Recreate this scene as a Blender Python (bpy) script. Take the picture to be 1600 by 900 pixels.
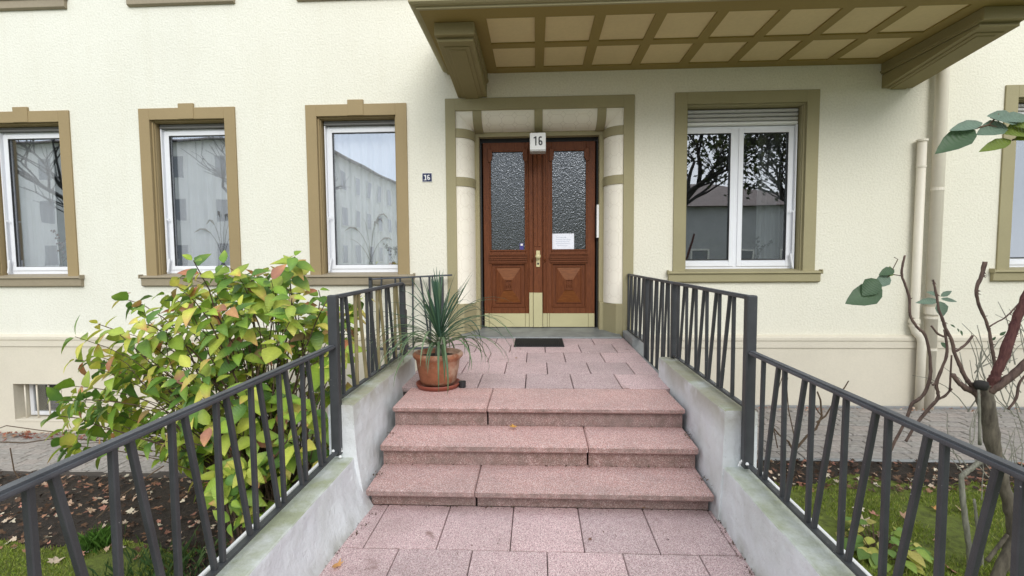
import bpy, bmesh, math, random
from mathutils import Vector, Matrix, noise
from math import radians, sin, cos, pi
random.seed(7)
for o in list(bpy.data.objects): bpy.data.objects.remove(o)
S = bpy.context.scene
C = S.collection
# ------------------------------------------------------------------ camera
F, YAW, PITCH, ROLL = 780.0, .0481, -.063, .0068
CAM = Vector((.288, -6.597, 1.088))
fw = Vector((-sin(YAW)*cos(PITCH), cos(YAW)*cos(PITCH), sin(PITCH)))
rt = Vector((cos(YAW), sin(YAW), 0)); up = rt.cross(fw)
rt, up = cos(ROLL)*rt - sin(ROLL)*up, sin(ROLL)*rt + cos(ROLL)*up
cd = bpy.data.cameras.new('camera'); cam = bpy.data.objects.new('camera', cd); C.objects.link(cam)
cam.matrix_world = Matrix(((rt.x, up.x, -fw.x, CAM.x), (rt.y, up.y, -fw.y, CAM.y), (rt.z, up.z, -fw.z, CAM.z), (0, 0, 0, 1)))
cd.sensor_width = 36; cd.lens = F/1600*36; cd.clip_end = 600; cd.clip_start = .05
S.camera = cam
def at(x, y, Y):
    "point of the place at depth Y that stands at photo pixel x, y"
    d = fw + rt*((x-800)/F) - up*((y-450)/F)
    return CAM + d*((Y-CAM.y)/d.y)
def atz(x, y, Z):
    d = fw + rt*((x-800)/F) - up*((y-450)/F)
    return CAM + d*((Z-CAM.z)/d.z)
# ------------------------------------------------------------------ sky and light
W = bpy.data.worlds.new('World'); S.world = W; W.use_nodes = True
nt = W.node_tree; nt.nodes.clear()
sky = nt.nodes.new('ShaderNodeTexSky'); sky.sky_type = 'NISHITA'; sky.sun_disc = False
sky.sun_elevation = radians(32); sky.sun_rotation = radians(166); sky.air_density = 1.2; sky.dust_density = 1
hs = nt.nodes.new('ShaderNodeHueSaturation'); hs.inputs['Saturation'].default_value = .22
tc = nt.nodes.new('ShaderNodeTexCoord')
cn = nt.nodes.new('ShaderNodeTexNoise'); cn.inputs['Scale'].default_value = 2.6; cn.inputs['Detail'].default_value = 6
cr = nt.nodes.new('ShaderNodeValToRGB'); cr.color_ramp.elements[0].position = .3; cr.color_ramp.elements[1].position = .7
cr.color_ramp.elements[0].color = (5.6, 6.2, 7.0, 1); cr.color_ramp.elements[1].color = (8.6, 8.9, 9.4, 1)
mx = nt.nodes.new('ShaderNodeMix'); mx.data_type = 'RGBA'; mx.inputs[0].default_value = .93
bg = nt.nodes.new('ShaderNodeBackground'); bg.inputs['Strength'].default_value = .14
wo = nt.nodes.new('ShaderNodeOutputWorld')
nt.links.new(sky.outputs[0], hs.inputs['Color']); nt.links.new(tc.outputs['Generated'], cn.inputs['Vector'])
nt.links.new(cn.outputs['Fac'], cr.inputs[0]); nt.links.new(hs.outputs[0], mx.inputs[6]); nt.links.new(cr.outputs[0], mx.inputs[7])
nt.links.new(mx.outputs[2], bg.inputs['Color']); nt.links.new(bg.outputs[0], wo.inputs['Surface'])
sl = bpy.data.lights.new('sun', 'SUN'); sl.energy = 1.5; sl.angle = radians(30); sl.color = (1, .985, .955)
sun = bpy.data.objects.new('sun', sl); C.objects.link(sun)
az = radians(166); el = radians(32)
sd = Vector((sin(az)*cos(el), cos(az)*cos(el), sin(el)))
sun.rotation_euler = sd.to_track_quat('Z', 'Y').to_euler(); sun.location = (0, -10, 20)
S.view_settings.view_transform = 'Standard'; S.view_settings.look = 'None'; S.view_settings.gamma = 1
S.view_settings.exposure = .45
S.cycles.max_bounces = 6; S.cycles.transparent_max_bounces = 12
# ------------------------------------------------------------------ materials
class N:
    def __init__(s, name):
        s.m = bpy.data.materials.new(name); s.m.use_nodes = True; s.t = s.m.node_tree
        s.b = s.t.nodes['Principled BSDF']; s.tc = s.t.nodes.new('ShaderNodeTexCoord')
        s.g = s.t.nodes.new('ShaderNodeNewGeometry')
        s.pos = s.g.outputs['Position']
    def n(s, k, **kw):
        x = s.t.nodes.new(k)
        for a, v in kw.items():
            if a.startswith('i_'): x.inputs[a[2:].replace('_', ' ')].default_value = v
            else: setattr(x, a, v)
        return x
    def l(s, a, b): s.t.links.new(a, b)
    def noise(s, scale, detail=3, rough=.55, vec=None, out='Fac'):
        x = s.n('ShaderNodeTexNoise', i_Scale=scale, i_Detail=detail, i_Roughness=rough); s.l(vec or s.pos, x.inputs['Vector']); return x.outputs[out]
    def voro(s, scale, vec=None, feature='F1', out='Distance'):
        x = s.n('ShaderNodeTexVoronoi', i_Scale=scale, feature=feature); s.l(vec or s.pos, x.inputs['Vector']); return x.outputs[out]
    def ramp(s, src, stops):
        x = s.n('ShaderNodeValToRGB'); e = x.color_ramp.elements
        while len(e) < len(stops): e.new(.5)
        for q, (p, c) in zip(e, stops):
            q.position = p; q.color = (*c, 1) if isinstance(c, tuple) else (c, c, c, 1)
        s.l(src, x.inputs[0]); return x.outputs[0]
    def mix(s, fac, a, b, mode='MIX'):
        x = s.n('ShaderNodeMix', data_type='RGBA', blend_type=mode)
        for i, v in ((0, fac), (6, a), (7, b)):
            if hasattr(v, 'is_output'): s.l(v, x.inputs[i])
            elif i == 0: x.inputs[0].default_value = v
            else: x.inputs[i].default_value = (*v, 1) if isinstance(v, tuple) else (v, v, v, 1)
        return x.outputs[2]
    def math(s, op, a, b=0.0):
        x = s.n('ShaderNodeMath', operation=op)
        for i, v in ((0, a), (1, b)):
            if hasattr(v, 'is_output'): s.l(v, x.inputs[i])
            else: x.inputs[i].default_value = v
        return x.outputs[0]
    def scalevec(s, v):
        x = s.n('ShaderNodeMapping'); x.inputs['Scale'].default_value = v; s.l(s.pos, x.inputs['Vector']); return x.outputs[0]
    def bump(s, h, dist=.01, strength=1.0, prev=None):
        x = s.n('ShaderNodeBump', i_Distance=dist, i_Strength=strength); s.l(h, x.inputs['Height'])
        if prev: s.l(prev, x.inputs['Normal'])
        s.l(x.outputs[0], s.b.inputs['Normal']); return x.outputs[0]
    def fin(s, col=None, rough=.8, metal=0, spec=None):
        if col is not None:
            if hasattr(col, 'is_output'): s.l(col, s.b.inputs['Base Color'])
            else: s.b.inputs['Base Color'].default_value = (*col, 1)
        if hasattr(rough, 'is_output'): s.l(rough, s.b.inputs['Roughness'])
        else: s.b.inputs['Roughness'].default_value = rough
        s.b.inputs['Metallic'].default_value = metal
        if spec is not None: s.b.inputs['Specular IOR Level'].default_value = spec
        return s.m
def painted(name, col, var=.06, grain=90, bd=.0015, rough=.75, big=1.2):
    m = N(name); dk = tuple(c*(1-var*2) for c in col); lt = tuple(min(1, c*(1+var)) for c in col)
    c = m.ramp(m.noise(big, 5), [(.3, dk), (.7, lt)])
    c = m.mix(.35, c, m.ramp(m.noise(grain*.4, 2), [(.3, dk), (.7, lt)]))
    m.bump(m.noise(grain, 3), bd); return m.fin(c, rough)
def stucco():
    m = N('cream_stucco')
    c = m.ramp(m.noise(.55, 6), [(.3, (.70, .69, .60)), (.7, (.79, .785, .70))])
    st = m.noise(1.0, 5, vec=m.scalevec((5, 5, .5)))
    c = m.mix(m.math('MULTIPLY', m.ramp(st, [(.5, 0.0), (.78, .30)]), 1.0), c, (.66, .63, .52))
    sx = m.n('ShaderNodeSeparateXYZ'); m.l(m.pos, sx.inputs[0])
    rx = m.ramp(m.math('MULTIPLY', m.math('ADD', sx.outputs[0], 7.0), 1/12.), [(.2, 0.0), (.55, 1.0)])
    c = m.mix(m.math('MULTIPLY', rx, .55), c, (.78, .73, .58))
    h = m.noise(42, 4, .6)
    c = m.mix(.22, c, m.ramp(h, [(.35, (.55, .52, .42)), (.6, (.84, .81, .70))]))
    b = m.bump(m.noise(300, 2), .0008); m.bump(h, .008, .9, b)
    return m.fin(c, .92, spec=.2)
M = {}
M['stucco'] = stucco()
M['plinth'] = painted('beige_plinth_render', (.66, .605, .49), .05, 120, .0015)
M['ochre'] = painted('trim_paint_sunlit', (.315, .235, .118), .05, 150, .0012)  # trim paint with the sunlit tone of the left windows put into its colour
M['khaki'] = painted('trim_paint_door_light', (.335, .295, .165), .06, 150, .0015)  # same trim paint, its look in the light round the door put in
M['soffit'] = painted('trim_paint_soffit_shade', (.29, .215, .065), .06, 120, .001)  # same trim paint, toned for the shade under the canopy
M['bracket'] = painted('trim_paint_bracket_shade', (.27, .225, .105), .06, 120, .001)  # same trim paint again, canopy shade worked into the tone
M['cream'] = painted('cream_plaster_roll', (.86, .81, .69), .03, 140, .001)
M['panelcream'] = painted('soffit_panel_cream', (.68, .55, .31), .05, 60, .001)
M['incised'] = painted('incised_line_shadow', (.60, .54, .43), .03, 100, .0005)
M['upvc'] = painted('white_window_plastic', (.78, .79, .82), .02, 30, .0001, .35)
M['shutter'] = painted('grey_shutter_plastic', (.50, .49, .47), .05, 20, .0001, .5)
M['darkshutter'] = painted('dark_grey_shutter_box', (.17, .165, .155), .05, 20, .0001, .5)
M['gasket'] = painted('black_rubber_gasket', (.02, .02, .022), .1, 50, .0001, .6)
M['sillmetal'] = painted('painted_sill', (.30, .25, .17), .08, 80, .0008, .55)
M['pipe'] = painted('cream_painted_pipe', (.72, .665, .55), .04, 60, .0006, .5)
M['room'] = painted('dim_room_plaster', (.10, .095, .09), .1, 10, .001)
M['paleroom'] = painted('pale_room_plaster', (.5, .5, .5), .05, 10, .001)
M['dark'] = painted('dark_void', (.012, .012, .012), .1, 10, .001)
M['brass'] = painted('brass_fitting', (.62, .55, .30), .06, 60, .0004, .35)
M['kick'] = painted('pale_brass_kickplate', (.50, .46, .26), .07, 8, .0003, .38)
M['white'] = painted('white_plastic', (.82, .82, .80), .02, 30, .0001, .4)
M['paper'] = painted('white_paper', (.80, .82, .88), .02, 6, .0008, .9)
M['ink'] = painted('black_print', (.015, .018, .02), .02, 30, .0001, .5)
M['faint'] = painted('faint_grey_print', (.60, .63, .70), .02, 30, .0001, .9)
M['enamel'] = painted('dark_blue_enamel', (.012, .018, .07), .05, 30, .0001, .2)
M['bluesticker'] = painted('blue_sticker', (.05, .04, .22), .05, 30, .0001, .5)
M['concrete'] = painted('weathered_concrete_kerb', (.26, .265, .26), .1, 60, .002)
M['plainconcrete'] = painted('pale_bounce_concrete', (.52, .51, .48), .08, 20, .003)
M['roof'] = painted('grey_brown_roof', (.12, .08, .07), .15, 8, .01)
M['housewall'] = painted('pale_house_wall', (.74, .73, .68), .05, 3, .002)
M['greyhouse'] = painted('grey_white_house_wall', (.42, .43, .43), .05, 3, .002)
M['farpane'] = painted('far_window_pane', (.22, .23, .24), .1, 2, .001, .2)
M['asphalt'] = painted('asphalt', (.05, .05, .052), .15, 60, .003)
def rail_paint(name, col):
    m = N(name); h = m.noise(160, 3); c = m.ramp(m.noise(9, 4), [(.3, tuple(x*.8 for x in col)), (.7, tuple(x*1.2 for x in col))])
    chip = m.ramp(m.noise(55, 4, .7), [(.71, 0.0), (.735, 1.0)])
    c = m.mix(chip, c, (.55, .55, .53)); m.bump(h, .0012); return m.fin(c, .48)
M['rail'] = rail_paint('dark_grey_rail_paint', (.040, .043, .046))
M['handrail'] = rail_paint('grey_handrail_paint', (.07, .075, .085))
M['reflectrail'] = rail_paint('rail_paint_green_reflection', (.24, .20, .10))  # dark rail paint with yellow-green reflections put into the colour
def wood():
    m = N('red_brown_varnished_wood')
    g = m.noise(14, 6, .6, vec=m.scalevec((7, 7, .55)))
    g2 = m.noise(60, 3, .6, vec=m.scalevec((8, 8, .25)))
    c = m.ramp(g, [(.25, (.07, .019, .007)), (.5, (.135, .040, .013)), (.75, (.21, .068, .022))])
    c = m.mix(.35, c, m.ramp(g2, [(.35, (.06, .017, .007)), (.65, (.22, .072, .023))]))
    m.bump(g2, .0006); return m.fin(c, .5, spec=.22)
M['wood'] = wood()
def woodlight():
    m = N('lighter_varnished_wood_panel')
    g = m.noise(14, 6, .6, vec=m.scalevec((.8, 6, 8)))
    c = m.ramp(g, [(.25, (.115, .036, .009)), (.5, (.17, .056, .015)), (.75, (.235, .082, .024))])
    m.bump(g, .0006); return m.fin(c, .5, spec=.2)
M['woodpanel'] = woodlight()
def granite(name, base, warm, dirt=.5):
    m = N(name)
    s1 = m.noise(215, 2, .5); s2 = m.voro(280, out='Color')
    v = m.n('ShaderNodeSeparateColor'); m.l(s2, v.inputs[0])
    c = m.ramp(s1, [(.28, tuple(x*.50 for x in base)), (.46, base), (.58, warm), (.72, (.86, .69, .66))])
    c = m.mix(m.ramp(v.outputs[0], [(.78, 0.0), (.86, .75)]), c, (.86, .74, .70))
    c = m.mix(m.ramp(v.outputs[1], [(.80, 0.0), (.88, .75)]), c, (.17, .11, .11))
    d = m.noise(2.3, 6, .65)
    c = m.mix(m.ramp(d, [(.50, 0.0), (.80, dirt)]), c, (.30, .21, .19))
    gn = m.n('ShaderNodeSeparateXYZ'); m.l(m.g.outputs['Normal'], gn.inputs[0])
    fr_ = m.math('MULTIPLY', m.ramp(m.math('MULTIPLY', gn.outputs[1], -1.0), [(.45, 0.0), (.9, .8)]), m.ramp(m.noise(14, 5, .6), [(.3, .35), (.65, .95)]))  # faces turned to the front go darker and browner, broken up by noise
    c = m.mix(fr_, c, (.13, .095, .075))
    c = m.mix(m.math('MULTIPLY', m.ramp(m.noise(.9, 5, .6, vec=m.scalevec((1, 1.6, 1))), [(.46, 0.0), (.62, 1.0)]), m.ramp(m.noise(22, 5, .7), [(.35, .1), (.75, .42)])), c, (.27, .21, .20))
    sp = m.ramp(m.noise(4.2, 3, .4), [(.70, 0.0), (.755, .8)]); c = m.mix(sp, c, (.19, .11, .09))
    oi = m.n('ShaderNodeObjectInfo')
    hv = m.n('ShaderNodeHueSaturation'); m.l(c, hv.inputs['Color']); m.l(m.math('ADD', m.math('MULTIPLY', oi.outputs['Random'], .22), .88), hv.inputs['Value'])
    m.l(m.math('ADD', m.math('MULTIPLY', oi.outputs['Random'], .12), .93), hv.inputs['Saturation'])
    m.bump(s1, .0015); return m.fin(hv.outputs[0], .82)
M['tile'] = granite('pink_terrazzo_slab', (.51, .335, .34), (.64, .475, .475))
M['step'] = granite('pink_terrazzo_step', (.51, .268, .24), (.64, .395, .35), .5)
M['riser'] = granite('dark_terrazzo_riser', (.33, .17, .15), (.44, .26, .23), .7)  # darker terrazzo than the treads
M['joint'] = painted('dark_joint', (.045, .035, .03), .2, 60, .003)
def slate():
    m = N('blue_grey_stone_threshold'); c = m.ramp(m.noise(7, 6), [(.3, (.14, .15, .15)), (.7, (.25, .265, .26))])
    m.bump(m.noise(80, 3), .0012); return m.fin(c, .45)
M['slate'] = slate()
def parapet():
    m = N('mossy_whitewashed_render')
    c = m.ramp(m.noise(3.0, 6, .6), [(.32, (.56, .58, .57)), (.62, (.70, .73, .74))])
    c = m.mix(m.ramp(m.noise(.9, 4), [(.52, 0.0), (.60, .7)]), c, (.66, .67, .70))
    gn = m.n('ShaderNodeSeparateXYZ'); m.l(m.g.outputs['Normal'], gn.inputs[0])
    upm = m.ramp(gn.outputs[2], [(.55, 0.0), (.9, 1.0)])
    moss = m.ramp(m.noise(4.5, 7, .7), [(.36, .35), (.60, .92)])
    c = m.mix(m.math('MULTIPLY', upm, moss), c, (.31, .335, .20))
    pz = m.n('ShaderNodeSeparateXYZ'); m.l(m.pos, pz.inputs[0])
    # run-off stain under the coping of the upper blocks and patchy darker tone at the foot
    st = m.math('MULTIPLY', m.ramp(m.math('MULTIPLY', pz.outputs[2], 1.0), [(.02, 0.0), (.18, .9)]), m.ramp(m.noise(3.2, 5, .6), [(.36, 0.0), (.52, .8)]))
    c = m.mix(st, c, (.31, .285, .20))
    lo = m.math('MULTIPLY', m.ramp(m.math('ADD', pz.outputs[2], .62), [(.12, 1.0), (.24, 0.0)]), m.ramp(m.noise(5, 5), [(.4, 0.0), (.62, .8)]))
    c = m.mix(lo, c, (.24, .23, .16))
    c = m.mix(m.ramp(m.noise(38, 5, .75), [(.62, 0.0), (.72, .6)]), c, (.25, .25, .20))
    b = m.bump(m.noise(130, 3), .0022); m.bump(m.noise(11, 5, .6), .014, .8, b); return m.fin(c, .92)
M['parapet'] = parapet()
def paver():
    m = N('grey_clay_paver'); oi = m.n('ShaderNodeObjectInfo')
    c = m.ramp(oi.outputs['Random'], [(.0, (.25, .22, .20)), (.45, (.31, .29, .27)), (.8, (.36, .30, .27)), (1, (.26, .26, .245))])
    c = m.mix(.5, c, m.ramp(m.noise(30, 5), [(.3, (.16, .15, .135)), (.7, (.42, .39, .35))]))
    m.bump(m.noise(110, 3), .003); return m.fin(c, .9)
M['paver'] = paver()
def soil():
    m = N('dark_bed_soil'); c = m.ramp(m.noise(24, 7, .7), [(.3, (.012, .009, .007)), (.6, (.045, .032, .022)), (.8, (.09, .065, .045))])
    m.bump(m.noise(30, 6, .7), .04); return m.fin(c, .95)
M['soil'] = soil()
def turf():
    m = N('moss_and_turf'); c = m.ramp(m.noise(16, 7, .7), [(.3, (.07, .085, .014)), (.6, (.18, .23, .03)), (.8, (.27, .30, .05))])
    m.bump(m.noise(60, 5, .7), .03); return m.fin(c, .95)
M['turf'] = turf()
def vcol(name, rough=.5, trans=.25, veins=False, spec=.4):
    m = N(name); a = m.n('ShaderNodeVertexColor', layer_name='lc'); c = a.outputs[0]
    c = m.mix(.25, c, m.ramp(m.noise(45, 4), [(.3, .45), (.7, 1.0)]), 'MULTIPLY')
    if veins:
        w = m.n('ShaderNodeTexWave', i_Scale=3.2, i_Distortion=.6); m.l(m.tc.outputs['UV'], w.inputs['Vector'])
        m.bump(w.outputs['Fac'], .0012)
    m.fin(c, rough, spec=spec)
    if trans:
        tr = m.n('ShaderNodeBsdfTranslucent'); m.l(c, tr.inputs[0]); ms = m.n('ShaderNodeMixShader'); ms.inputs[0].default_value = trans
        m.l(m.b.outputs[0], ms.inputs[1]); m.l(tr.outputs[0], ms.inputs[2]); m.l(ms.outputs[0], m.t.nodes['Material Output'].inputs[0])
    return m.m
M['leaf'] = vcol('leaf_surface', .45, .3, True)
M['dryleaf'] = vcol('dry_leaf_surface', .8, .1)
M['grass'] = vcol('grass_blade', .5, .3)
def bark(name, a, b, sc=30, vert=True):
    m = N(name); n1 = m.noise(sc, 6, .65, vec=m.scalevec((1, 1, .25)) if vert else None)
    c = m.ramp(n1, [(.3, a), (.7, b)]); m.bump(n1, .006); return m.fin(c, .85)
M['bark'] = bark('grey_brown_bark', (.045, .035, .025), (.17, .145, .105))
M['stem'] = bark('brown_shrub_stem', (.05, .03, .018), (.15, .10, .06), 40)
M['redstem'] = bark('dark_red_rose_cane', (.06, .016, .018), (.15, .06, .05), 80)
M['brownstem'] = bark('purple_brown_rose_cane', (.06, .035, .030), (.16, .105, .08), 50)
M['greystem'] = bark('lichened_grey_branch', (.12, .115, .085), (.30, .29, .23), 60)
M['blackbark'] = bark('dark_tree_bark', (.010, .009, .008), (.03, .026, .022), 10)
def terracotta():
    m = N('weathered_terracotta'); c = m.ramp(m.noise(9, 6, .6), [(.3, (.20, .07, .032)), (.62, (.36, .135, .065)), (.78, (.42, .24, .16))])
    c = m.mix(m.ramp(m.noise(3.5, 5, .7), [(.46, 0.0), (.60, .75)]), c, (.47, .33, .24))
    m.bump(m.noise(120, 3), .0015); return m.fin(c, .85)
M['terracotta'] = terracotta()
M['saucer'] = painted('red_plastic_saucer', (.28, .075, .045), .08, 60, .0005, .5)
M['mat'] = painted('black_rubber_mat', (.013, .014, .015), .1, 200, .004, .7)
def glass(name, fac, tint=(1, 1, 1), gl=(.95, .97, 1)):
    m = N(name); t = m.n('ShaderNodeBsdfTransparent'); t.inputs[0].default_value = (*tint, 1)
    g = m.n('ShaderNodeBsdfGlossy'); g.inputs['Roughness'].default_value = 0.0; g.inputs['Color'].default_value = (*gl, 1)
    b = m.n('ShaderNodeBump', i_Distance=.004, i_Strength=.25); m.l(m.noise(1.7, 1), b.inputs['Height']); m.l(b.outputs[0], g.inputs['Normal'])
    ms = m.n('ShaderNodeMixShader'); ms.inputs[0].default_value = fac
    m.l(t.outputs[0], ms.inputs[1]); m.l(g.outputs[0], ms.inputs[2]); m.l(ms.outputs[0], m.t.nodes['Material Output'].inputs[0]); return m.m
M['glassL'] = glass('window_glass', .30, (.97, .97, .97), (.86, .92, 1))
M['glassR'] = glass('window_glass_dark_room', .30, (.7, .72, .72))
def rippled():
    m = N('rippled_door_glass')
    w = m.voro(74, vec=m.scalevec((1.2, 1, .8)), feature='SMOOTH_F1'); n2 = m.noise(36, 3)
    g = m.n('ShaderNodeBsdfGlossy'); g.inputs['Roughness'].default_value = .16; g.inputs[0].default_value = (.60, .64, .70, 1)
    b = m.n('ShaderNodeBump', i_Distance=.0030, i_Strength=1.0); m.l(m.math('ADD', w, m.math('MULTIPLY', n2, .7)), b.inputs['Height'])
    m.l(b.outputs[0], g.inputs['Normal']); m.fin((.020, .022, .016), .5, spec=.05)
    m.l(b.outputs[0], m.b.inputs['Normal'])
    ms = m.n('ShaderNodeMixShader'); ms.inputs[0].default_value = .145
    m.l(m.b.outputs[0], ms.inputs[1]); m.l(g.outputs[0], ms.inputs[2]); m.l(ms.outputs[0], m.t.nodes['Material Output'].inputs[0]); return m.m
M['ripple'] = rippled()
def curtain():
    m = N('white_net_curtain'); m.fin((.90, .91, .92), .9); tr = m.n('ShaderNodeBsdfTranslucent'); tr.inputs[0].default_value = (.75, .8, .88, 1)
    ms = m.n('ShaderNodeMixShader'); ms.inputs[0].default_value = .15
    m.l(m.b.outputs[0], ms.inputs[1]); m.l(tr.outputs[0], ms.inputs[2]); m.l(ms.outputs[0], m.t.nodes['Material Output'].inputs[0]); return m.m
M['curtain'] = curtain()
M['brickred'] = painted('red_chimney_brick', (.20, .07, .05), .2, 20, .004)
# ------------------------------------------------------------------ mesh helpers
class B:
    "collects shapes for one mesh"
    def __init__(s): s.v = []; s.f = []; s.c = []; s.uv = []
    def add(s, vs, fs, col=None, uvs=None):
        n = len(s.v); s.v += [tuple(v) for v in vs]; s.f += [tuple(n+i for i in f) for f in fs]
        if col is not None: s.c += (list(col) if isinstance(col, list) else [col]*len(vs))
        if uvs: s.uv += uvs
        return s
    def box(s, x0, x1, y0, y1, z0, z1):
        if x0 > x1: x0, x1 = x1, x0
        if y0 > y1: y0, y1 = y1, y0
        if z0 > z1: z0, z1 = z1, z0
        return s.add([(x0,y0,z0),(x1,y0,z0),(x1,y1,z0),(x0,y1,z0),(x0,y0,z1),(x1,y0,z1),(x1,y1,z1),(x0,y1,z1)],
                     [(0,3,2,1),(4,5,6,7),(0,1,5,4),(1,2,6,5),(2,3,7,6),(3,0,4,7)])
    def prism(s, poly, a0, a1, axis='x'):
        "poly: list of 2D points; extruded along axis"
        n = len(poly)
        def mk(a, p): return {'x': (a, p[0], p[1]), 'y': (p[0], a, p[1]), 'z': (p[0], p[1], a)}[axis]
        vs = [mk(a0, p) for p in poly]+[mk(a1, p) for p in poly]
        fs = [tuple(range(n))[::-1], tuple(range(n, 2*n))]+[(i, (i+1) % n, n+(i+1) % n, n+i) for i in range(n)]
        return s.add(vs, fs)
    def ring(s, x0, x1, z0, z1, w, y0, y1, wt=None, wb=None):
        wt = w if wt is None else wt; wb = w if wb is None else wb
        s.box(x0, x0+w, y0, y1, z0, z1); s.box(x1-w, x1, y0, y1, z0, z1)
        if wt: s.box(x0+w, x1-w, y0, y1, z1-wt, z1)
        if wb: s.box(x0+w, x1-w, y0, y1, z0, z0+wb)
        return s
    def bar(s, p, q, w, h=None, upv=Vector((0, 0, 1))):
        p = Vector(p); q = Vector(q); h = h or w; d = (q-p).normalized()
        a = d.cross(upv)
        if a.length < 1e-3: a = d.cross(Vector((1, 0, 0)))
        a.normalize(); b = a.cross(d)
        vs = [e+a*(i*w/2)+b*(j*h/2) for e in (p, q) for i, j in ((-1,-1),(1,-1),(1,1),(-1,1))]
        return s.add(vs, [(0,1,2,3),(7,6,5,4),(0,4,5,1),(1,5,6,2),(2,6,7,3),(3,7,4,0)])
    def tube(s, pts, rad, n=7, cap=True, col=None):
        pts = [Vector(p) for p in pts]; k = len(pts)
        if not isinstance(rad, (list, tuple)): rad = [rad]*k
        base = len(s.v); d0 = (pts[1]-pts[0]).normalized(); a = d0.cross(Vector((0, 0, 1)))
        if a.length < .1: a = d0.cross(Vector((1, 0, 0)))
        a.normalize(); vs = []; fs = []
        for i, p in enumerate(pts):
            d = (pts[min(i+1, k-1)]-pts[max(i-1, 0)]).normalized(); a = (a-d*a.dot(d)).normalized(); b = d.cross(a)
            for j in range(n):
                t = 2*pi*j/n; vs.append(p+(a*cos(t)+b*sin(t))*rad[i])
        for i in range(k-1):
            for j in range(n): fs.append((i*n+j, i*n+(j+1) % n, (i+1)*n+(j+1) % n, (i+1)*n+j))
        if cap: fs += [tuple(range(n))[::-1], tuple((k-1)*n+j for j in range(n))]
        return s.add(vs, fs, col)
    def lathe(s, prof, c=(0, 0, 0), n=32):
        vs = [(c[0]+r*cos(2*pi*j/n), c[1]+r*sin(2*pi*j/n), c[2]+z) for r, z in prof for j in range(n)]
        fs = [(i*n+j, i*n+(j+1) % n, (i+1)*n+(j+1) % n, (i+1)*n+j) for i in range(len(prof)-1) for j in range(n)]
        return s.add(vs, fs)
    def mesh(s, name, mat, smooth=False, bevel=0, seg=1):
        me = bpy.data.meshes.new(name); me.from_pydata(s.v, [], s.f)
        if s.c:
            at_ = me.color_attributes.new('lc', 'FLOAT_COLOR', 'POINT')
            at_.data.foreach_set('color', [x for c in s.c for x in (*c, 1)])
        if s.uv:
            ul = me.uv_layers.new(name='UVMap')
            for lp in me.loops: ul.data[lp.index].uv = s.uv[lp.vertex_index]
        me.update()
        if bevel:
            bm = bmesh.new(); bm.from_mesh(me); bmesh.ops.bevel(bm, geom=bm.edges[:], offset=bevel, segments=seg, affect='EDGES', clamp_overlap=True)
            bm.to_mesh(me); bm.free()
        else:
            bm = bmesh.new(); bm.from_mesh(me); 
            if len(s.f) < 4000 and not s.c: bmesh.ops.recalc_face_normals(bm, faces=bm.faces[:])
            bm.to_mesh(me); bm.free()
        if smooth:
            for p in me.polygons: p.use_smooth = True
        me.materials.append(M[mat] if isinstance(mat, str) else mat)
        return me
    def obj(s, name, mat, parent=None, **kw):
        return link(name, s.mesh(name, mat, **{k: v for k, v in kw.items() if k in ('smooth', 'bevel', 'seg')}), parent, **{k: v for k, v in kw.items() if k in ('label', 'cat', 'group', 'kind')})
def link(name, data, parent=None, label=None, cat=None, group=None, kind=None, loc=None):
    o = bpy.data.objects.new(name, data); C.objects.link(o)
    if parent is not None:
        o.parent = parent; o.matrix_parent_inverse = Matrix.Translation(parent.location).inverted()
    if loc is not None: o.location = loc
    if label: o['label'] = label
    if cat: o['category'] = cat
    if group: o['group'] = group
    if kind: o['kind'] = kind
    return o
def thing(name, label, cat, loc=(0, 0, 0), group=None):
    o = link(name, None, None, label, cat, group); o.location = loc; o.empty_display_size = .1; return o
def box(*a): return B().box(*a)
# ================================================================== SETTING
def hills(x, y): return noise.noise(Vector((x*.9, y*.9, 0)))*.035
def ground_r(x, y):
    z = -.88+.05*max(-1.55, y)
    if y < -1.6: z = -.975-.02*min(1, (-1.6-y))+hills(x, y)*min(1, (-1.6-y)*2)
    return z
def ground_l(x, y):
    z = -1.325-.012*y*(-1)*0
    if y < -1.4: z = -1.30+hills(x+9, y)*min(1, (-1.4-y)*2)
    return z
def sheet(name, x0, x1, y0, y1, fz, mat, dz=0, step=.08, wob=0, lo=None):
    nx = max(2, int((x1-x0)/step)); ny = max(2, int((y1-y0)/step)); vs = []; fs = []
    for j in range(ny+1):
        for i in range(nx+1):
            x = x0+(x1-x0)*i/nx; y = y0+(y1-y0)*j/ny
            if wob and j == ny: y += noise.noise(Vector((x*1.7, 3, 1)))*wob
            vs.append((x, y, fz(x, y)+dz))
    for j in range(ny):
        for i in range(nx): a = j*(nx+1)+i; fs.append((a, a+1, a+nx+2, a+nx+1))
    b = B(); b.add(vs, fs); return b.obj(name, mat, kind='structure', smooth=True)
b = B(); b.add([(-300, -300, -1.6), (300, -300, -1.6), (300, 300, -1.6), (-300, 300, -1.6)], [(0, 1, 2, 3)]); b.obj('ground', 'turf', kind='structure')
sheet('flower_bed', 1.2, 14, -9, -1.56, ground_r, 'soil')
sheet('flower_bed', -14, -.9, -9, -1.46, ground_l, 'soil')
sheet('lawn', 1.9, 14, -9, -2.02, ground_r, 'turf', .012, wob=.35)
sheet('lawn', -14, -2.55, -9, -2.72, ground_l, 'turf', .012, wob=.3)
box(-40, 40, -24, -15, -1.58, -1.50).obj('road', 'asphalt', kind='structure')
box(-40, 40, -14.9, -9.02, -1.60, -1.42).obj('bounce_pavement', 'plainconcrete', kind='structure')  # unseen pale strip added behind the camera to bounce light onto the house
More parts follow.
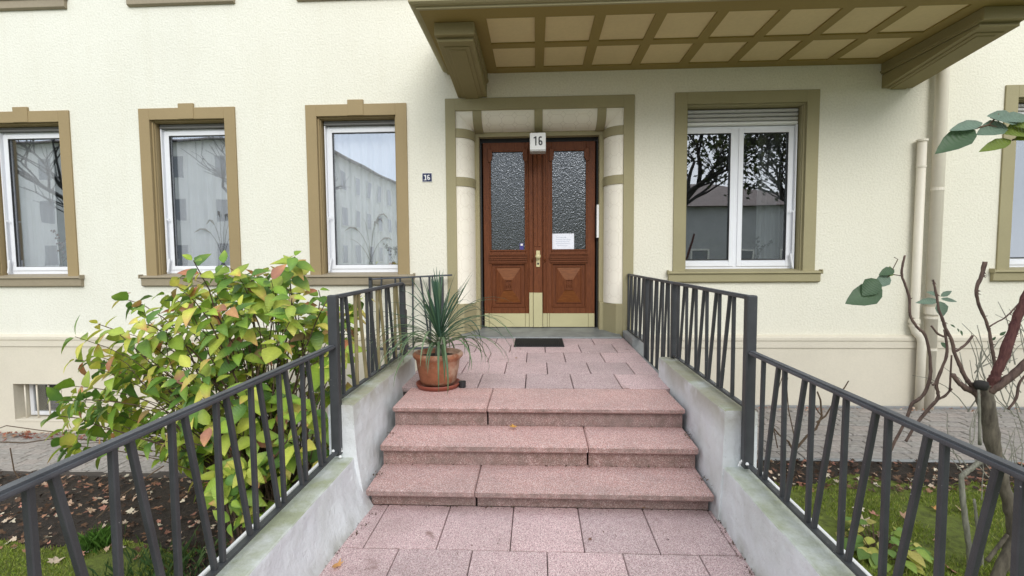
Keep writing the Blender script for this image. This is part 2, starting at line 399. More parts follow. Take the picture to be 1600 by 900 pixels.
def paving(name, x0, x1, y0, y1, fz, seed, lim):
    rnd = random.Random(seed)
    base = sheet(name, x0, x1, y0, y1, lambda x, y: fz(x, y)-.012, 'joint', 0, .25)
    w, d = .21, .145; meshes = []
    for k in range(6):
        j = lambda: rnd.uniform(-.003, .003)
        meshes.append(box(-w/2+.004+j(), w/2-.004+j(), -d/2+.004+j(), d/2-.004+j(), -.05, 0).mesh('paver', 'paver', bevel=.006))
    cells = []
    r = 0; y = y1-d/2
    while y > y0:
        x = x0+w*.5+(w/2 if r % 2 else 0)
        while x < x1-w*.4: cells.append((x, y)); x += w
        y -= d; r += 1
    cells.sort(key=lambda c: (Vector((c[0], c[1], fz(*c)))-CAM).length)
    rest = B()
    for i, (x, y) in enumerate(cells):
        z = fz(x, y)+rnd.uniform(-.003, .003)
        if i < lim:
            o = link('paver', rnd.choice(meshes), base); o.location = (x, y, z); o.rotation_euler = (rnd.uniform(-.012, .012), rnd.uniform(-.012, .012), rnd.uniform(-.01, .01))
        else:
            rest.box(x-w/2+.005, x+w/2-.005, y-d/2+.005, y+d/2-.005, z-.04, z)
    if rest.v: rest.obj('paver_field', 'paver', base, kind='stuff')
    return base
paving('garden_path', 1.62, 9.2, -1.55, -.09, ground_r, 3, 300)
paving('garden_path', -10.5, -1.1, -1.42, -.09, ground_l, 4, 300)
box(1.6, 14, -1.60, -1.552, -1.1, -.955).obj('path_kerb', 'concrete', kind='structure', bevel=.006)
box(1.6, 14, -.085, -.045, -1.1, -.865).obj('path_kerb', 'concrete', kind='structure', bevel=.006)
# ---- entrance path, steps and landing
rp = random.Random(5)
path = box(-.9, 1.5, -9, -3.53, -1.5, -.500).obj('entrance_path', 'joint', kind='structure')
g = .005
def slab(x0, x1, y0, y1, z1, th, mat, parent, name='tile', z1b=None, bev=.004):
    bb = box(x0+g/2, x1-g/2, y0+g/2, y1-g/2, z1-th, z1)
    if z1b is not None:
        bb.v = [(x, y, z+(z1b-z1) if y > (y0+y1)/2 else z) for x, y, z in bb.v]
    o = bb.obj(name, mat, parent, bevel=bev); return o
Y = -3.568; TD = .469; r = 0
while Y > -8.5:
    off = (-.650 if r % 2 == 0 else -.453)
    xs = [-.88]+[off+.397*k for k in range(-1, 7) if -.82 < off+.397*k < 1.40]+[1.47]
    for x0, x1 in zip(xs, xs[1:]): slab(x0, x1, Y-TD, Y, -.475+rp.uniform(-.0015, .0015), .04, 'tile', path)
    Y -= TD; r += 1
steps = box(-.80, 1.42, -3.55, -2.55, -.9, -.49).obj('entrance_steps', 'joint', kind='structure')
box(-.80, 1.42, -3.285, -2.52, -.489, -.372).obj('step_core', 'joint', steps)
box(-.80, 1.42, -2.985, -2.52, -.371, -.222).obj('step_core', 'joint', steps)
# nose y, nose z, thickness, back y, back z, riser y, riser foot z, joint
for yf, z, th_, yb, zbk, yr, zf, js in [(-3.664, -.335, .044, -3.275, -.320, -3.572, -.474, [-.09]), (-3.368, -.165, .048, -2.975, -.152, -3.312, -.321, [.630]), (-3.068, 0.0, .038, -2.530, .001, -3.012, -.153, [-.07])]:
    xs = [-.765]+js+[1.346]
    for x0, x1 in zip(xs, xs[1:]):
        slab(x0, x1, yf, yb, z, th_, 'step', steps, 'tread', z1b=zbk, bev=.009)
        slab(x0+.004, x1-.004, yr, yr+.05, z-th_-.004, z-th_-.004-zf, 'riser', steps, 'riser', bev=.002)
landing = box(-.84, 1.402, -2.515, .02, -.9, -.045).obj('entrance_landing', 'joint', kind='structure')
lz = lambda y: .0151*(y+2.524)
LD = .477; Y = -2.524; xo = [.196, .392, .188, .39, .19]; r = 0
while Y < -.25:
    y1 = min(Y+LD, -.17); off = xo[r % 5]
    xs = [-.86]+[off+.4*k for k in range(-3, 4) if -.80 < off+.4*k < 1.36]+[1.412]
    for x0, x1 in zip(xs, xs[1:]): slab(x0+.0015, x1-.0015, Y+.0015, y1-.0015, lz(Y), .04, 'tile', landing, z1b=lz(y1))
    Y += LD; r += 1
th = B(); th.prism([(-.235, .02), (-.235, .048), (-.225, .056), (.42, .088), (.42, .02)], -.71, 1.385)
th.obj('threshold_slab', 'slate', landing, bevel=.003)
box(1.412, 1.46, -2.12, -.71, -.60, -.012).obj('concrete_edge', 'concrete', landing, bevel=.006)
box(1.420, 1.61, -.70, -.045, -.60, .115).obj('end_block', 'concrete', landing, bevel=.01)
# ---- parapet walls (battered, uneven render)
def parapet_wall(name, side, xin_top, xout, y0, y1, ztop, foot, zb, label):
    "loft of cross sections along Y; side -1 left, +1 right; foot(y) = inner x at path level"
    n = int((y1-y0)/.04); vs = []; fs = []; prof_n = None
    for i in range(n+1):
        y = y0+(y1-y0)*i/n; pr = []
        fx = foot(y); K = 12
        pr.append((xout, zb)); pr.append((xout, ztop-.012)); pr.append((xout-side*.008, ztop-.001))
        for k in range(1, 5): pr.append((xout+(xin_top-xout)*k/5, ztop))
        pr.append((xin_top+side*.010, ztop-.001)); pr.append((xin_top+side*.002, ztop-.006)); pr.append((xin_top, ztop-.02))
        zf = -.56
        for k in range(1, K+1):
            t = k/K; x = xin_top+(fx-xin_top)*(t**1.8); pr.append((x, ztop-.02+(zf-ztop+.02)*t))
        pr.append((fx, zb))
        prof_n = len(pr)
        for q, (x, z) in enumerate(pr):
            a = .006 if 2 < q < prof_n-1 else .003
            w = noise.noise(Vector((x*4+side, y*4, z*4)))+.6*noise.noise(Vector((x*13, y*13, z*13)))
            endf = 1 if 0 < i < n else .3
            vs.append((x+w*a*endf, y, z+w*a*.7*endf))
    for i in range(n):
        for q in range(prof_n-1): a = i*prof_n+q; fs.append((a, a+1, a+prof_n+1, a+prof_n))
        fs.append((i*prof_n, i*prof_n+prof_n, i*prof_n+2*prof_n-1, i*prof_n+prof_n-1))
    fs.append(tuple(range(prof_n))); fs.append(tuple(n*prof_n+q for q in range(prof_n))[::-1])
    b = B(); b.add(vs, fs); o = b.obj(name, 'parapet', label=label, cat='wall'); 
    return o
parapet_wall('parapet_wall', -1, -.842, -.992, -8.6, -3.585, -.15, lambda y: -.685-.10*min(1, max(0, (-3.6-y)/.9))-.03*max(0, min(1, (-4.5-y))), -1.5, 'low whitewashed wall under the lower left railing beside the pink path')
parapet_wall('parapet_wall', 1, 1.382, 1.535, -8.6, -3.655, -.15, lambda y: 1.352-.02*min(1, max(0, (-3.6-y)/.9)), -1.5, 'low whitewashed wall under the lower right railing beside the pink path')
parapet_wall('parapet_wall', -1, -.842, -1.0, -3.62, -2.05, .18, lambda y: -.757, -1.5, 'mossy raised wall block left of the steps beside the potted plant')
parapet_wall('parapet_wall', 1, 1.382, 1.57, -3.69, -2.13, .185, lambda y: 1.345, -1.5, 'mossy raised wall block with pale patch right of the steps')
# white metal edging under each lower railing
box(-1.012, -.995, -8.6, -3.7, -.20, -.125).obj('edge_strip', 'white', label='white edging strip outside the lower left railing', cat='edging', bevel=.002)
box(1.538, 1.555, -8.6, -3.76, -.20, -.125).obj('edge_strip', 'white', label='white edging strip outside the lower right railing', cat='edging', bevel=.002)
# ================================================================== THE HOUSE
house = thing('apartment_house', 'cream stucco apartment house with ochre trimmed windows and a brown double door', 'house')
WIN = []  # x0,x1,z0,z1 outer surround
LZ0, LZ1 = .842, 3.098
for xl, xr in [(-7.36, -6.006), (-5.03, -3.70), (-2.744, -1.394)]: WIN.append((xl, xr, LZ0, LZ1, 'L'))
for xl, xr in [(2.065, 3.858), (6.087, 7.88)]: WIN.append((xl, xr, .862, 3.155, 'R'))
UP = 3.71
holes = []
for x0, x1, z0, z1, k in WIN:
    w = .148 if k == 'L' else .152
    for dz in (0, UP):
        if dz and k == 'R' and x0 < 4: continue
        holes.append((x0+w, x1-w, z0+.02+dz, z1-.15+dz))
holes.append((-.754, 1.421, .0, 2.985))
holes.append((-7.054, -6.345, -1.18, -.65))
def wall_with_holes(x0, x1, z0, z1, y, hs):
    xs = sorted({x0, x1, *[v for h in hs for v in (h[0], h[1]) if x0 < v < x1]}); zs = sorted({z0, z1, *[v for h in hs for v in (h[2], h[3]) if z0 < v < z1]})
    vs = []; fs = []; idx = {}
    def vid(x, z):
        if (x, z) not in idx: idx[(x, z)] = len(vs); vs.append((x, y, z))
        return idx[(x, z)]
    for a, c in zip(xs, xs[1:]):
        for d, e in zip(zs, zs[1:]):
            mx_, mz = (a+c)/2, (d+e)/2
            if any(h[0] < mx_ < h[1] and h[2] < mz < h[3] for h in hs): continue
            fs.append((vid(a, d), vid(c, d), vid(c, e), vid(a, e)))
    return vs, fs
vs, fs = wall_with_holes(-14, 14, .05, 9.2, 0, holes)
wb = B(); wb.add(vs, fs); wb.box(-14.2, -14, 0, 10, -1.6, 9.2); wb.box(14, 14.2, 0, 10, -1.6, 9.2); wb.box(-14, 14, 10, 10.2, -1.6, 9.2)
wb.obj('wall', 'stucco', house)
rb = B(); rb.prism([(-.5, 9.2), (-.5, 9.35), (5, 12.2), (10.7, 9.35), (10.7, 9.2)], -14.6, 14.6); rb.obj('roof', 'roof', house)
# plinth: lower face with two-step band
pv, pf = wall_with_holes(-14, 14, -1.6, -.115, -.028, holes); 
pb = B(); pb.add(pv, pf)
pb.box(-7.0540, -7.04, -.028, .28, -1.18, -.65) if False else None
pb.obj('plinth', 'plinth', house)
for a, c in ((-14, -.893), (1.565, 14)):
    b = B(); b.prism([(.0, -.115), (-.044, -.115), (-.044, -.030), (-.040, -.026), (-.055, -.020), (-.055, .018), (-.046, .034), (.0, .052)], a, c); b.obj('plinth_band', 'plinth', house)
# basement window
bx0, bx1, bz0, bz1 = -7.054, -6.345, -1.18, -.65
b = B(); b.box(bx0-.12, bx0, -.024, .30, bz0, bz1); b.box(bx1, bx1+.12, -.024, .30, bz0, bz1); b.box(bx0-.12, bx1+.12, -.024, .30, bz1, bz1+.1); b.box(bx0-.12, bx1+.12, -.024, .30, bz0-.08, bz0)
bw = b.obj('basement_window', 'plinth', house)
B().ring(bx0+.01, bx1-.01, bz0+.02, bz1-.01, .055, .18, .24).obj('frame', 'upvc', bw, bevel=.004)
box(bx0+.06, bx1-.06, .20, .206, bz0+.07, bz1-.06).obj('pane', 'glassR', bw)
box(bx0, bx1, -.036, .10, bz0, bz0+.022).obj('sill', 'plinth', bw, bevel=.004)
for k in range(4):
    x = bx0+.10+k*.175; B().tube([(x, .04, bz0+.015), (x, .04, bz1)], .011, 8).obj('bar', 'pipe', bw, smooth=True)
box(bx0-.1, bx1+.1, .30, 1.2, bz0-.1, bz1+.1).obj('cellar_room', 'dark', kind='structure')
# ---- windows
def window(x0, x1, z0, z1, kind, dz=0):
    tm = 'ochre' if kind == 'L' else 'khaki'; w = .148 if kind == 'L' else .152
    z0 += dz; z1 += dz
    b = B(); b.ring(x0, x1, z0, z1, w, -.022, .02, wt=.15, wb=0)
    # inner stepped moulding then reveal
    ix0, ix1, iz1 = x0+w, x1-w, z1-.15
    b.ring(ix0-.01, ix1+.01, z0, iz1+.01, .030, .021, .046, wt=.030, wb=0)
    b.ring(ix0-.01, ix1+.01, z0, iz1+.01, .038, .046, .26, wt=.038, wb=0)
    if kind == 'L':
        kc = (x0+x1)/2; b.box(kc-.105, kc+.105, -.0305, .0, z1-.148, z1+.055)
    win = b.obj('window', tm, house, bevel=.003)
    fx0, fx1, fz0, fz1 = (ix0+.045, ix1+.045, z0+.04, iz1-.03) if kind == 'L' else (ix0-.045, ix1-.045, z0+.04, iz1-.03)
    sb = B(); sb.prism([(.16, z0+.045), (-.07, z0+.012), (-.075, z0-.01), (-.05, z0-.014), (-.05, z0-.115), (-.02, z0-.13), (.0, z0-.13), (.16, z0-.02)], x0-.06, x1+.06)
    sb.box(x0-.075, x0-.06, -.08, .0, z0-.02, z0+.035); sb.box(x1+.06, x1+.075, -.08, .0, z0-.02, z0+.035)
    sb.obj('sill', 'sillmetal' if kind == 'L' else 'khaki', win, bevel=.003)
    yf = .16
    if kind == 'L':
        shz = fz1-.06
        b = B().ring(fx0, fx1, fz0, shz, .05, yf, yf+.07); b.ring(fx0+.035, fx1-.035, fz0+.05, shz-.03, .055, yf-.012, yf+.05); b.obj('frame', 'upvc', win, bevel=.004)
        gx0, gx1, gz0, gz1 = fx0+.09, fx1-.09, fz0+.105, shz-.085
        B().ring(gx0-.012, gx1+.012, gz0-.012, gz1+.012, .016, yf-.008, yf+.02).obj('gasket', 'gasket', win)
        box(gx0-.005, gx1+.005, yf+.022, yf+.028, gz0-.005, gz1+.005).obj('pane', 'glassL', win)
        b = B()
        for k in range(2): b.box(fx0, fx1, .10+k*.006, yf+.02, shz+.003+k*.03, shz+.030+k*.03)
        b.obj('shutter', 'darkshutter', win, bevel=.004)
    else:
        shz = fz1-.215
        b = B().ring(fx0, fx1, fz0, shz, .05, yf, yf+.07); cx = (fx0+fx1)/2; b.box(cx-.04, cx+.04, yf, yf+.07, fz0+.05, shz-.05); b.obj('frame', 'upvc', win, bevel=.004)
        for sgn in (-1, 1):
            a, c = (fx0+.03, cx-.02) if sgn < 0 else (cx+.02, fx1-.03)
            sh = B().ring(a, c, fz0+.035, shz-.025, .062, yf-.014, yf+.05); sh.box(a+.062, c-.062, yf+.0, yf+.04, fz0+.097, fz0+.13); sh.obj('sash', 'upvc', win, bevel=.004)
            B().ring(a+.052, c-.052, fz0+.118, shz-.077, .014, yf-.008, yf+.02).obj('gasket', 'gasket', win)
            box(a+.055, c-.055, yf+.022, yf+.028, fz0+.12, shz-.08).obj('pane', 'glassR', win)
        nsl = 4
        for k in range(nsl):
            zz = shz+.052*k; bb = B(); bb.prism([(yf+.03, zz+.004), (.12, zz+.006), (.105, zz+.02), (.105, zz+.036), (.12, zz+.049), (yf+.03, zz+.05)], fx0+.004, fx1-.004)
            bb.obj('slat', 'white' if k == 0 else 'shutter', win, bevel=.002)
    # guide rails and stays of the fly screen on the frame edges
    for xx in (fx0+.008, fx1-.008): box(xx-.008, xx+.008, .11, yf, fz0+.0, shz).obj('guide', 'upvc', win, bevel=.002)
    b = B(); b.bar((fx0+.02, .10, fz0+.75), (fx0+.08, .10, fz0+.75), .012); b.tube([(fx0+.03, .10, fz0+.05), (fx0+.03, .10, fz0+.75)], .007, 6); b.bar((fx0+.02, .10, fz0+.02), (fx0+.055, .10, fz0+.2), .02)
    b.obj('stay', 'upvc', win)
    b = B(); b.bar((fx1-.08, .10, fz0+.75), (fx1-.02, .10, fz0+.75), .012); b.tube([(fx1-.03, .10, fz0+.05), (fx1-.03, .10, fz0+.75)], .007, 6); b.bar((fx1-.055, .10, fz0+.2), (fx1-.02, .10, fz0+.02), .02)
    b.obj('stay', 'upvc', win)
    r_ = B(); r_.box(x0+.03, x1-.03, .262, .264, z0-.3, z0+.06) if False else None
    d = 1.6; R = B()
    X0, X1, Z0, Z1 = x0-.3, x1+.3, z0-.2, z1+.1
    R.add([(X0,.262,Z0),(X1,.262,Z0),(X1,d,Z0),(X0,d,Z0),(X0,.262,Z1),(X1,.262,Z1),(X1,d,Z1),(X0,d,Z1)], [(0,1,2,3),(4,7,6,5),(1,5,6,2),(2,6,7,3),(3,7,4,0)])
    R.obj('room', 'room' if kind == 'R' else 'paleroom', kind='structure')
    return fx0, fx1, fz0, shz
for x0, x1, z0, z1, k in WIN:
    window(x0, x1, z0, z1, k)
    if not (k == 'R' and x0 < 4): window(x0, x1, z0, z1, k, UP)
def curtain_obj(x0, x1, z0, z1, y, label, amp=.03, fr=38, seed=0):
    n = 90; vs = []; fs = []
    for i in range(n+1):
        x = x0+(x1-x0)*i/n; a = noise.noise(Vector((x*5+seed, 0, 0)))
        dy = amp*sin(x*fr+3*a)+amp*.5*sin(x*fr*2.3+seed)
        vs += [(x, y+dy, z0), (x, y+dy*.8, z1)]
    fs = [(2*i, 2*i+2, 2*i+3, 2*i+1) for i in range(n)]
    b = B(); b.add(vs, fs); return b.obj('curtain', 'curtain', label=label, cat='curtain', smooth=True)
curtain_obj(-2.62, -1.45, .85, 3.0, .33, 'white net curtain drawn across the window next to the small blue number plate', .022, 34, 1)
curtain_obj(-4.78, -3.75, .85, 3.0, .34, 'white net curtain in the middle window of the three on the left', .022, 40, 2)
curtain_obj(-7.2, -6.62, .85, 3.0, .36, 'grey white curtain gathered in the left half of the leftmost window', .02, 40, 3)
curtain_obj(-6.52, -6.1, .85, 3.0, .36, 'pale curtain hanging at the right side of the leftmost window', .02, 30, 5)
curtain_obj(3.32, 3.62, .85, 3.0, .45, 'white curtain at the right side of the double window beside the door', .02, 40, 4)
curtain_obj(6.3, 6.42, .85, 3.0, .45, 'narrow white curtain inside the far right window', .02, 60, 6)
for x, o_ in ((-5.9, 0), (-3.6, 1), (-1.4, 2)): curtain_obj(-7.3+2.31*o_, -6.1+2.31*o_, 4.5, 6.8, .45, 'white curtain inside upper window %s' % ['at the far left', 'in the middle', 'nearest the canopy'][o_], .03, 36, 8+o_)
# things on the inner sills
def twig_plant(name, label, cx, cy, z0, stems, col, leafcol=None, pot=True, seed=1):
    rnd = random.Random(seed); t = thing(name, label, 'plant', (cx, cy, z0))
    if pot: B().lathe([(0, 0), (.035, 0), (.03, .06), (.022, .1), (.0, .1)], (cx, cy, z0), 12).obj('vase', 'gasket', t, smooth=True)
    sb = B(); pl = B()
    for dx, h, bend, plume in stems:
        pts = [(cx, cy, z0+.08)]
        for k in range(1, 8):
            u = k/7; pts.append((cx+dx*u**bend, cy+rnd.uniform(-.01, .01), z0+.08+h*(1-(1-u)**1.7)-(.25*h*u**4 if plume else 0)))
        sb.tube(pts, [.0045*(1-.6*i/7) for i in range(8)], 5)
        if plume: 
            pl.tube(pts[4:], [.004, .016, .013, .002], 6, col=col)
        if leafcol:
            for q in pts[2:]:
                for _ in range(2):
                    a = rnd.uniform(0, 6.28); v = Vector((cos(a), .2, sin(a)*.7))*.05; p = Vector(q)
                    n_ = Vector((-v.z, 0, v.x))*.35
                    pl.add([p, p+v*.5+n_, p+v, p+v*.5-n_], [(0, 1, 2, 3)], leafcol)
    sb.obj('stem', 'stem', t); 
    if pl.v: pl.obj('seed_head' if not leafcol else 'foliage', 'dryleaf', t)
twig_plant('dried_grass', 'vase of dried plume grass behind the glass of the window next to the blue number plate', -2.02, .30, .93, [(.26, .82, 1.8, 1), (.19, .74, 1.5, 1), (.12, .70, 1.5, 1), (-.09, .62, 1.2, 0), (-.36, .60, 1.5, 1), (.31, .42, 1.3, 1), (-.30, .34, 1.2, 0)], (.20, .12, .10))
twig_plant('dried_grass', 'dried reed stems fanning out in the middle window of the three on the left', -4.15, .30, .93, [(.25, .8, 1.4, 1), (.1, .85, 1.2, 1), (-.05, .9, 1.2, 1), (-.22, .75, 1.4, 1), (-.4, .6, 1.5, 1), (.35, .6, 1.4, 1)], (.22, .17, .10), seed=3)
twig_plant('house_plant', 'small red leaved plant on the sill of the leftmost window', -6.55, .30, .93, [(.14, .42, 1.3, 0), (-.1, .5, 1.2, 0), (.02, .3, 1, 0), (.22, .2, 1, 0)], None, (.14, .03, .03), seed=4)
twig_plant('house_plant', 'low dark twiggy plant in the corner of the window next to the blue number plate', -1.70, .31, .93, [(.06, .22, 1.3, 0), (-.12, .25, 1.2, 0), (.0, .2, 1, 0)], None, (.06, .03, .03), seed=6)
twig_plant('house_plant', 'leggy pot plant at the left of the double window beside the door', 2.62, .32, .93, [(.2, .25, 1.3, 0), (-.1, .28, 1.2, 0), (.06, .3, 1, 0), (-.2, .2, 1.2, 0)], None, (.10, .12, .07), seed=7)
twig_plant('house_plant', 'dark fern at the right of the double window beside the door', 3.28, .33, .93, [(.2, .25, 1.3, 0), (-.25, .33, 1.4, 0), (.0, .3, 1, 0)], None, (.03, .04, .02), seed=8)
# ---- door surround: flat band, convex roll with bands, base blocks
xl, xr, zt = -.754, 1.421, 2.985
b = B(); b.box(-.886, xl, -.022, .02, -.2, zt+.155); b.box(xr, 1.558, -.022, .02, -.2, zt+.155); b.box(xl, xr, -.022, .02, zt, zt+.155)
sur = b.obj('door_surround', 'khaki', house, bevel=.003)
RW, Y0, Y1 = .212, .006, .285
def prof(u, pr=0):
    t = u*pi/2; return (RW+pr)*sin(t) - (0 if not pr else 0), Y1-(Y1-Y0+pr)*cos(t)
U = 14
def roll_v(side, z0, z1, pr, name, mat):
    "side -1/+1; z1 None = mitre"
    b = B(); vs = []; fs = []
    for i in range(U+1):
        d, y = prof(i/U, pr); x = xl+d if side < 0 else xr-d
        vs += [(x, y, z0), (x, y, (zt-d) if z1 is None else z1)]
    for i in range(U): fs.append((2*i, 2*i+2, 2*i+3, 2*i+1))
    b.add(vs, fs)
    if pr:  # closed ends of the proud band
        n = len(b.v); xe = xl if side < 0 else xr
        for zz in (z0, z1): b.add([(xe, Y1, zz)]+[((xl+prof(i/U, pr)[0]) if side < 0 else (xr-prof(i/U, pr)[0]), prof(i/U, pr)[1], zz) for i in range(U+1)], [tuple(range(U+2))])
    o = b.obj(name, mat, sur, smooth=not pr)
def roll_h(x0, x1, pr, name, mat):
    b = B(); vs = []; fs = []
    for i in range(U+1):
        d, y = prof(i/U, pr); vs += [(xl+d if x0 is None else x0, y, zt-d), (xr-d if x1 is None else x1, y, zt-d)]
    for i in range(U): fs.append((2*i, 2*i+2, 2*i+3, 2*i+1))
    b.add(vs, fs)
    if pr:
        for xx in (x0, x1): b.add([(xx, Y1, zt)]+[(xx, prof(i/U, pr)[1], zt-prof(i/U, pr)[0]) for i in range(U+1)], [tuple(range(U+2))])
    b.obj(name, mat, sur, smooth=not pr)
for s_ in (-1, 1):
    for z0, z1 in ((.46, 2.021), (2.137, 2.648), (2.763, None)): roll_v(s_, z0, z1, 0, 'column', 'cream')
    for z0, z1 in ((2.021, 2.137), (2.648, 2.763)): roll_v(s_, z0, z1, .014, 'column_band', 'khaki')
for x0, x1 in ((None, -.53), (-.413, .276), (.383, 1.088), (1.203, None)): roll_h(x0, x1, 0, 'lintel_roll', 'cream')
for x0, x1 in ((-.53, -.413), (.276, .383), (1.088, 1.203)): roll_h(x0, x1, .014, 'lintel_band', 'khaki')
# incised octagon pattern, as fine raised threads on the rolls
def thread(b, P, w=.0013):
    "P list of (u along profile 0..1, s along length) mapped points"
    for (a, q) in zip(P, P[1:]):
        a = Vector(a); q = Vector(q)
        if (a-q).length < 1e-4: continue
        b.bar(a, q, w*2, w)
def pattern(side, s0, s1, horiz):
    b = B(); p = .172; arc = .40; rows = (.20, .55, .90) if horiz else (.16, .52, .88)
    def mp(u, s):
        d, y = prof(min(1, max(0, u)), .0005)
        if horiz: return (s, y, zt-d)
        return ((xl+d) if side < 0 else (xr-d), y, s)
    du = .045/arc; ds = .036
    def seg(u0, a, u1, c, n=3): thread(b, [mp(u0+(u1-u0)*k/n, a+(c-a)*k/n) for k in range(n+1)])
    n = int((s1-s0-.02)/p); st = s0+((s1-s0)-n*p)/2
    for k in range(n+1):
        s = st+k*p
        for ri, u in enumerate(rows[:2] if True else rows):
            for (a, c) in (((u-du, s), (u, s+ds)), ((u, s+ds), (u+du, s)), ((u+du, s), (u, s-ds)), ((u, s-ds), (u-du, s))):
                if s0 < min(a[1], c[1]) and max(a[1], c[1]) < s1: seg(a[0], a[1], c[0], c[1], 2)
            if k < n and s+p-ds < s1: seg(u, s+ds, u, s+p-ds, 2)
        seg(rows[0]+du, s, rows[1]-du, s, 4); seg(rows[1]+du, s, min(1, rows[1]+.30), s, 4); seg(max(.02, rows[0]-.12), s, rows[0]-du, s, 2)
    b.obj('incised_pattern', 'incised', sur)
for s_ in (-1, 1): pattern(s_, .46, 2.021, False); pattern(s_, 2.137, 2.648, False)
pattern(0, -.413, .276, True); pattern(0, .383, 1.088, True)
for s_ in (-1, 1):   # chamfered base blocks and flat jambs
    f_ = (lambda d: xl+d) if s_ < 0 else (lambda d: xr-d)
    poly = [(f_(-.004), -.030), (f_(.085), -.030), (f_(.222), .24), (f_(.270), .25), (f_(.270), .40), (f_(-.004), .40)]
    b = B(); b.prism(poly if s_ > 0 else poly[::-1], .0, .46, 'z'); b.obj('base_block', 'khaki', sur, bevel=.008)
jb = B()
jb.box(xl+RW-.02, xl+.272, Y1-.002, .40, .46, zt-.272); jb.box(xr-.272, xr-RW+.02, Y1-.002, .40, .46, zt-.272); jb.box(xl+RW-.02, xr-RW+.02, Y1-.002, .40, zt-.272, zt-RW+.02)
jb.obj('jamb', 'khaki', sur, bevel=.003)
# ---- the double door. measured at y=.25, stands at y=.40
YD = .40; KD = (YD+6.597)/(.25+6.597)
dx = lambda x: CAM.x+(x-CAM.x)*KD
dzz = lambda z: CAM.z+(z-CAM.z)*KD
DL, DR, DB, DT = dx(-.46), dx(1.125), dzz(.112), dzz(2.69)
db = B(); LT = dzz(2.625)
# stile and rail construction of each leaf
LX0, LX1 = dx(-.425), dx(.195); RX0, RX1 = dx(.378), dx(1.09)
GL = [(dx(-.325), dx(.144)), (dx(.506), dx(.970))]; GT, GN, GB = dzz(2.506), dzz(2.372), dzz(1.176)
PT, PB = dzz(1.0), dzz(.395)
for (x0, x1), (g0, g1) in zip(((LX0, LX1), (RX0, RX1)), GL):
    db.box(x0, g0, YD, YD+.05, DB, LT); db.box(g1, x1, YD, YD+.05, DB, LT)
    db.box(g0, g1, YD, YD+.05, GT, LT); db.box(g0, g1, YD, YD+.05, PT, GB); db.box(g0, g1, YD, YD+.05, DB, PB)
    db.box(g0, g1, YD+.022, YD+.05, PB, PT)
door = db.obj('entrance_door', 'wood', house, bevel=.004)
fb = B(); fb.ring(DL-.03, DR+.03, DB, DT+.03, .045, YD+.012, YD+.07, wb=0); fb.box(DL, DR, YD+.03, YD+.07, LT, DT+.03)
fb.obj('door_frame', 'gasket', door)
mb = B()
ML, MR = dx(.198), dx(.376)
mb.box(dx(.196), dx(.250), YD-.008, YD+.03, DB, LT); mb.obj('meeting_stile', 'wood', door, bevel=.004)
box(dx(.254), dx(.374), YD-.028, YD+.02, DB, LT+.01).obj('meeting_stile', 'wood', door, bevel=.01, seg=2)
for k in range(2): box(dx(.262+.05*k), dx(.312+.055*k-.006), YD-.036, YD-.026, dzz(1.22), LT-.02).obj('stile_bead', 'wood', door, bevel=.004)
for k in (dx(.392), dx(.428)): box(k, k+.026, YD-.010, YD+.01, dzz(.31), LT-.05).obj('stile_bead', 'wood', door, bevel=.005)
for k in (dx(.150), dx(.172)): box(k, k+.015, YD-.008, YD+.01, dzz(.31), LT-.05).obj('stile_bead', 'wood', door, bevel=.004)
